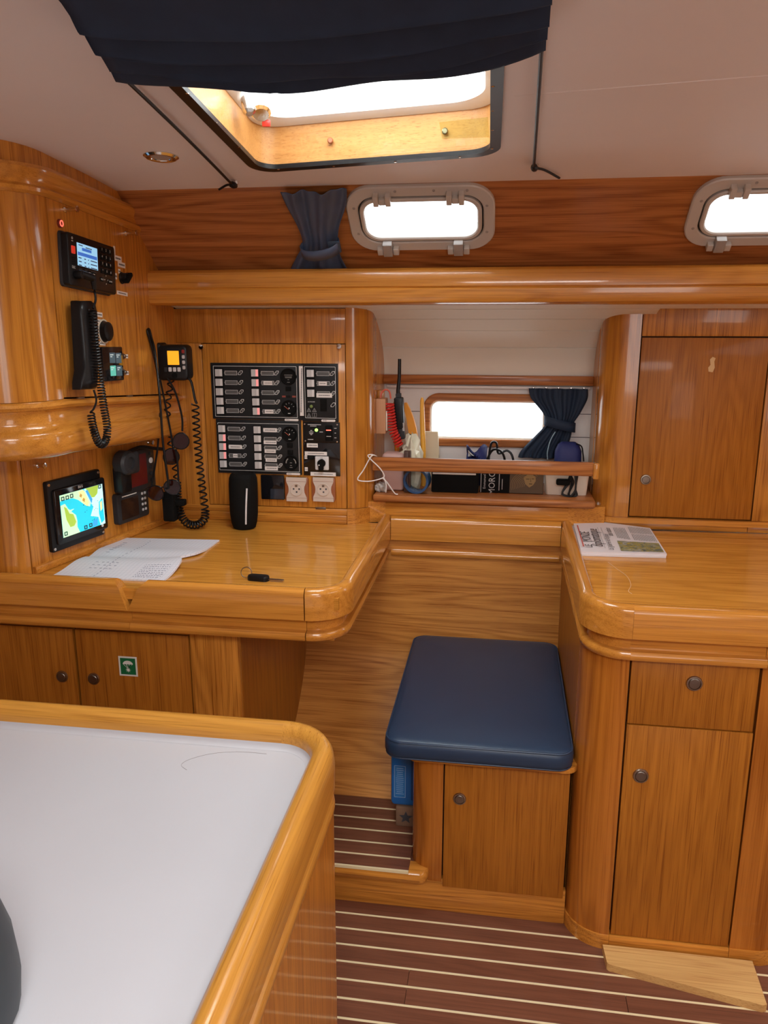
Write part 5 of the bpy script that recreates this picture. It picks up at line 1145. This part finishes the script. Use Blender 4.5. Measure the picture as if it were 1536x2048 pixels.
part('antenna', MB().tube([f.p(-0.001, 0.05, 0.012), f.p(-0.001, 0.075, 0.012), f.p(0.006, 0.12, 0.012), f.p(0.010, 0.178, 0.012)], [0.008, 0.0065, 0.0058, 0.0055], 10), RUBBER, hr)
part('clip', MB().plate(f.at(0.012, -0.045, 0.024), 0.006, 0.028, 0.004, 0.002), CHROME, hr)
part('belt_loop', MB().plate(f.at(0.0, 0.058, 0.004), 0.018, 0.016, 0.016, 0.003), DGREY, hr)
solo('orange_grip', MB().rings([[Vector((x-w, 2.672, z)), Vector((x+w, 2.672, z)), Vector((x+w, 2.69, z)), Vector((x-w, 2.69, z))] for x, z, w in [(-0.328, 1.285, 0.004), (-0.322, 1.262, 0.010), (-0.313, 1.235, 0.012), (-0.305, 1.20, 0.014), (-0.298, 1.16, 0.0145), (-0.293, 1.11, 0.014), (-0.292, S, 0.012)]]), ORANGE, 'curved orange plastic handle standing in the recess', 'handle', sharp=50)
solo('yellow_stick', MB().tube([(-0.270, 2.66, 1.305), (-0.270, 2.66, 1.295), (-0.268, 2.66, 1.22), (-0.264, 2.66, 1.13), (-0.262, 2.66, S)], [0.003, 0.0065, 0.0085, 0.0085, 0.008], 10), plain('yellow_orange', (0.85, 0.42, 0.05), .4), 'slim yellow stick standing left of the recess window', 'stick')
solo('orange_rod', MB().tube([(-0.358, 2.655, 1.29), (-0.356, 2.655, 1.18), (-0.352, 2.655, 1.10), (-0.350, 2.655, S)], 0.0085, 10), ORANGE, 'straight orange rod behind the red cord', 'rod')
solo('beige_folder', MB().prism([(-0.262, 2.715, S), (-0.212, 2.725, S), (-0.210, 2.735, S), (-0.262, 2.735, S)], (-0.010, 0.01, 0.178)), CARDB, 'beige folder standing at the left window edge', 'folder')
def lump(name, mat, label, cat, c, r, seed, z0=None):
    rnd = random.Random(seed); mb = MB(); n, m = 16, 10; ph = [rnd.uniform(0, 6.3) for _ in range(6)]
    R = []
    for j in range(m+1):
        t = math.pi*j/m; ring = []
        for i in range(n):
            a = 2*math.pi*i/n; k = 1+0.22*math.sin(3*a+ph[0]+2*t)+0.14*math.sin(5*a+ph[1]-3*t)+0.10*math.sin(8*a+7*t+ph[2])+rnd.uniform(-.07, .07)
            ring.append(Vector((c[0]+r[0]*k*math.sin(t)*math.cos(a), c[1]+r[1]*k*math.sin(t)*math.sin(a), max(z0 if z0 is not None else -9, c[2]-r[2]*k*math.cos(t)))))
        R.append(ring)
    return solo(name, mb.rings(R), mat, label, cat, sharp=25)
lump('plastic_bag', BAGM, 'crumpled clear plastic bag on the recess shelf', 'bag', (-0.297, 2.60, 1.085), (0.038, 0.032, 0.085), 3, S)
pb = solo('pink_box', MB().box((-0.392, 2.56, S), (-0.318, 2.63, 1.128), 0.012, 3), PINKB, 'dusty pink box behind the left end of the retaining board', 'box')
solo('brown_case', MB().box((-0.3165, 2.545, S), (-0.300, 2.565, 1.140), 0.002).box((-0.2995, 2.545, S), (-0.294, 2.565, 1.140), 0.001), BROWNB, 'narrow dark brown case beside the pink box', 'case')
solo('tape_roll', MB().lathe((-0.274, 2.525, S+0.0425), (0.12, 1, 0), [(0.035, 0), (0.0425, 0), (0.0425, 0.045), (0.035, 0.045)], 32, True), BLUET, 'roll of blue tape lying on edge behind the retaining board', 'tape roll')
bx = thing('black_case', 'flat black case between tape roll and book', 'case', (-0.15, 2.60, S))
part('case_body', MB().box((-0.226, 2.56, S), (-0.072, 2.66, 1.072), 0.004), MATTE, bx); part('zip_edge', MB().box((-0.222, 2.556, 1.064), (-0.08, 2.562, 1.069), 0.001), PAPER, bx)
bo = thing('art_book', 'dark hardback book with gold line drawing standing in the recess', 'book', (0.036, 2.58, S))
f = Fr((0.036, 2.58, 1.052))
part('cover', MB().plate(f, 0.206, 0.099, 0.026, 0.002, 0.002, z0=-0.026), MATTE, bo)
part('cover_field', MB().plate(f.at(0.048, 0), 0.108, 0.096, 0.0004), plain('gold_brown', (0.10, 0.055, 0.02), .4), bo)
part('spine_line', MB().plate(f.at(-0.0995, 0), 0.0018, 0.097, 0.0004), GREYP, bo)
ft = Fr(f.p(-0.088, -0.012), (0, 0, 1), (-1, 0, 0)); text(bo, 'Emmanuel', ft, 0.012, GREYP)
text(bo, 'MORGA', Fr(f.p(-0.063, -0.008), (0, 0, 1), (-1, 0, 0)), 0.030, GREYP, squeeze=.9)
part('cover_print', MB().plate(f.at(-0.040, -0.008), 0.0022, 0.066, 0.0004).plate(f.at(-0.030, -0.02), 0.002, 0.035, 0.0004), GREYP, bo)
mb = MB()
for k in range(9):
    r_ = 0.010+0.0052*k; c0 = f.at(0.062, -0.022)
    mb.tube([c0.p(-r_*1.05*math.cos(a)-0.010, r_*0.9*math.sin(a), 0.0005) for a in [math.radians(-20+200*i/16*0.75) for i in range(17)]], 0.0006, 4)
part('hair_lines', mb, GOLD, bo)
face = [(0.038, 0.004), (0.052, 0.016), (0.066, 0.016), (0.077, 0.006), (0.078, -0.006), (0.070, -0.020), (0.058, -0.028), (0.046, -0.018)]
part('face_shape', MB().poly(f, face, 0.0005, 0.0004), GOLD, bo)
part('face_lines', MB().plate(f.at(0.052, 0.0, 0.0009), 0.010, 0.0016, 0.0002).plate(f.at(0.069, 0.001, 0.0009), 0.008, 0.0016, 0.0002).plate(f.at(0.062, -0.016, 0.0009), 0.010, 0.002, 0.0002).tube([f.p(0.060, 0.003, 0.001), f.p(0.063, -0.008, 0.001), f.p(0.060, -0.009, 0.001)], 0.0006, 4), MATTE, bo)
cr = thing('cream_tub', 'cream plastic tub at the right end of the recess', 'tub', (0.21, 2.62, S))
R = [[Vector((0.213+x, 2.625+y, z)) for x, y in rr(w, d_2, .012, 4)] for z, w, d_2 in ((S, 0.130, 0.09), (1.066, 0.140, 0.10), (1.072, 0.143, 0.104), (1.072, 0.134, 0.094), (S+.006, 0.122, 0.082))]
part('tub_wall', MB().rings(R), CREAM, cr)
cl = thing('coiled_charger', 'black charger lead bundled over the cream tub', 'cable', (0.22, 2.565, 1.07))
part('plug', MB().box((0.178, 2.545, 1.040), (0.222, 2.568, 1.060), 0.006, 3), MATTE, cl)
for k in range(4):
    part('loop', MB().tube(smooth([(0.222, 2.552+0.003*k, 1.074), (0.232-0.006*k, 2.55+0.003*k, 1.05), (0.218-0.010*k+0.012*(k % 2), 2.55, 1.012), (0.226+0.006*k, 2.55+0.002*k, 1.006), (0.240, 2.552+0.002*k, 1.03), (0.236+0.003*k, 2.554+0.002*k, 1.075)], 5), 0.0030, 6), RUBBER, cl)
wc = thing('white_cable', 'thin white cable looped over the left end of the retaining board', 'cable', (-0.40, 2.48, 1.06))
part('loop', MB().tube(smooth([(-0.400, 2.53, 1.118), (-0.402, 2.490, 1.132), (-0.415, 2.482, 1.130), (-0.440, 2.478, 1.085), (-0.456, 2.472, 1.062), (-0.452, 2.472, 1.052), (-0.42, 2.476, 1.050), (-0.385, 2.480, 1.058), (-0.372, 2.482, 1.068), (-0.385, 2.480, 1.092), (-0.412, 2.480, 1.118), (-0.425, 2.482, 1.132), (-0.418, 2.486, 1.136), (-0.405, 2.492, 1.133)], 6), 0.0020, 7), WCORD, wc)
part('tail', MB().tube(smooth([(-0.374, 2.482, 1.063), (-0.366, 2.484, 1.04), (-0.368, 2.490, 1.012)], 5), 0.0020, 7), WCORD, wc)
part('tail', MB().tube(smooth([(-0.376, 2.482, 1.060), (-0.362, 2.484, 1.045), (-0.340, 2.494, 1.010), (-0.330, 2.499, 1.005)], 5), 0.0020, 7), WCORD, wc)
lump('crumpled_tissue', plain('tissue_grey', (0.5, 0.48, 0.46), .6, noise=.5, nscale=90), 'crumpled grey tissue below the left end of the board', 'tissue', (-0.392, 2.545, 1.016), (0.017, 0.018, 0.016), 8, S)
rk_ = thing('blue_wrapper', 'crumpled blue and white wrapper on the recess shelf', 'wrapper', (-0.085, 2.70, S))
part('foil', MB().grid(lambda u, v: Vector((-0.118+0.068*u, 2.69+0.02*math.sin(5*u+3*v), S+0.085+0.045*v+0.012*math.sin(7*u+2*v)*v)), 10, 6), BLUED, rk_, sharp=25, solid=0.004)
part('prop', MB().box((-0.112, 2.685, S), (-0.056, 2.72, S+0.092), 0.006), BLUED, rk_)
part('white_mark', MB().grid(lambda u, v: Vector((-0.113+0.022*u, 2.680+0.02*math.sin(5*(0.1+.3*u)+3*v)+0.004, S+0.10+0.020*v+0.012*math.sin(7*(.1+.3*u)+2*v)*v)), 4, 4), PRINTW, rk_, sharp=25, solid=0.001)
solo('dark_cable_bundle', MB().tube(smooth([(-0.055, 2.66, S+.004), (-0.05, 2.66, 1.085), (-0.03, 2.66, 1.132), (0.0, 2.655, 1.128), (0.012, 2.66, 1.09), (-0.01, 2.66, 1.06), (-0.04, 2.665, 1.08), (-0.036, 2.67, 1.15), (-0.018, 2.67, 1.155), (-0.010, 2.67, 1.12), (0.02, 2.67, 1.13), (0.04, 2.665, 1.10), (0.045, 2.66, S+.004)], 6), 0.004, 7), RUBBER, 'tangle of dark cable behind the middle of the board', 'cable')
pz = thing('blue_pouch', 'dark blue zipped pouch under the recess curtain', 'pouch', (0.222, 2.69, S))
R = [[Vector((0.222+x, 2.70+y, z)) for x, y in rr(w, d_2, .02, 4)] for z, w, d_2 in ((S, .085, .05), (1.06, .09, .055), (1.13, .088, .05), (1.152, .070, .034), (1.160, .045, .015))]
part('pouch_body', MB().rings(R), BLUED, pz, sharp=60); part('strap', MB().tube(smooth([(0.245, 2.672, 1.158), (0.262, 2.668, 1.150), (0.268, 2.668, 1.125), (0.272, 2.668, 1.10)], 5), 0.0025, 6), RUBBER, pz)

# ---- blue case and block beside the seat locker
bc = thing('blue_tool_case', 'bright blue plastic case standing beside the seat locker', 'case', (-0.23, 2.03, 0.14))
f = Fr((-0.2425, 1.985, 0.30))
bc.location = (-0.2425, 2.03, 0.205)
part('shell', MB().plate(f, 0.072, 0.185, 0.085, 0.012, 0.008, z0=-0.085), BLUE, bc)
part('side_ridge', MB().box((-0.222, 1.984, 0.225), (-0.206, 2.06, 0.37), 0.004), plain('blue_dark', (0.005, 0.06, 0.22), .4), bc)
lbp = part('data_label', MB().plate(f.at(-0.010, -0.016), 0.032, 0.10, 0.0006), plain('label_blue', (0.02, 0.17, 0.46), .4), bc)
mb = MB().ring(f.at(-0.010, -0.016, 0.0006), 0.032, 0.10, 0.001, 0.030, 0.098, 0.001, 0.0002)
for k in range(14): mb.plate(f.at(-0.010, 0.026-0.0062*k, 0.0006), 0.024*random.uniform(.7, 1), 0.0012, 0.0002)
part('label_print', mb, plain('pale_blue_print', (.35, .5, .7), .5), lbp)
part('top_label', MB().plate(f.at(0.012, 0.080), 0.026, 0.012, 0.0006), PAPER, bc)
wk = thing('clamp_block', 'brown wooden block with dark star-shaped hole under the blue case', 'block', (-0.235, 2.0, 0.14))
part('block_body', MB().box((-0.264, 1.985, 0.1402), (-0.206, 2.07, 0.204), 0.003), plain('block_brown', (0.22, 0.13, 0.08), .5, noise=.2), wk)
star = [((0.020 if i % 2 == 0 else 0.009)*math.cos(i*math.pi/5+.3), (0.020 if i % 2 == 0 else 0.009)*math.sin(i*math.pi/5+.3)) for i in range(10)]
part('hole', MB().poly(Fr((-0.235, 1.985, 0.170)), star, 0.0006), INK, wk)
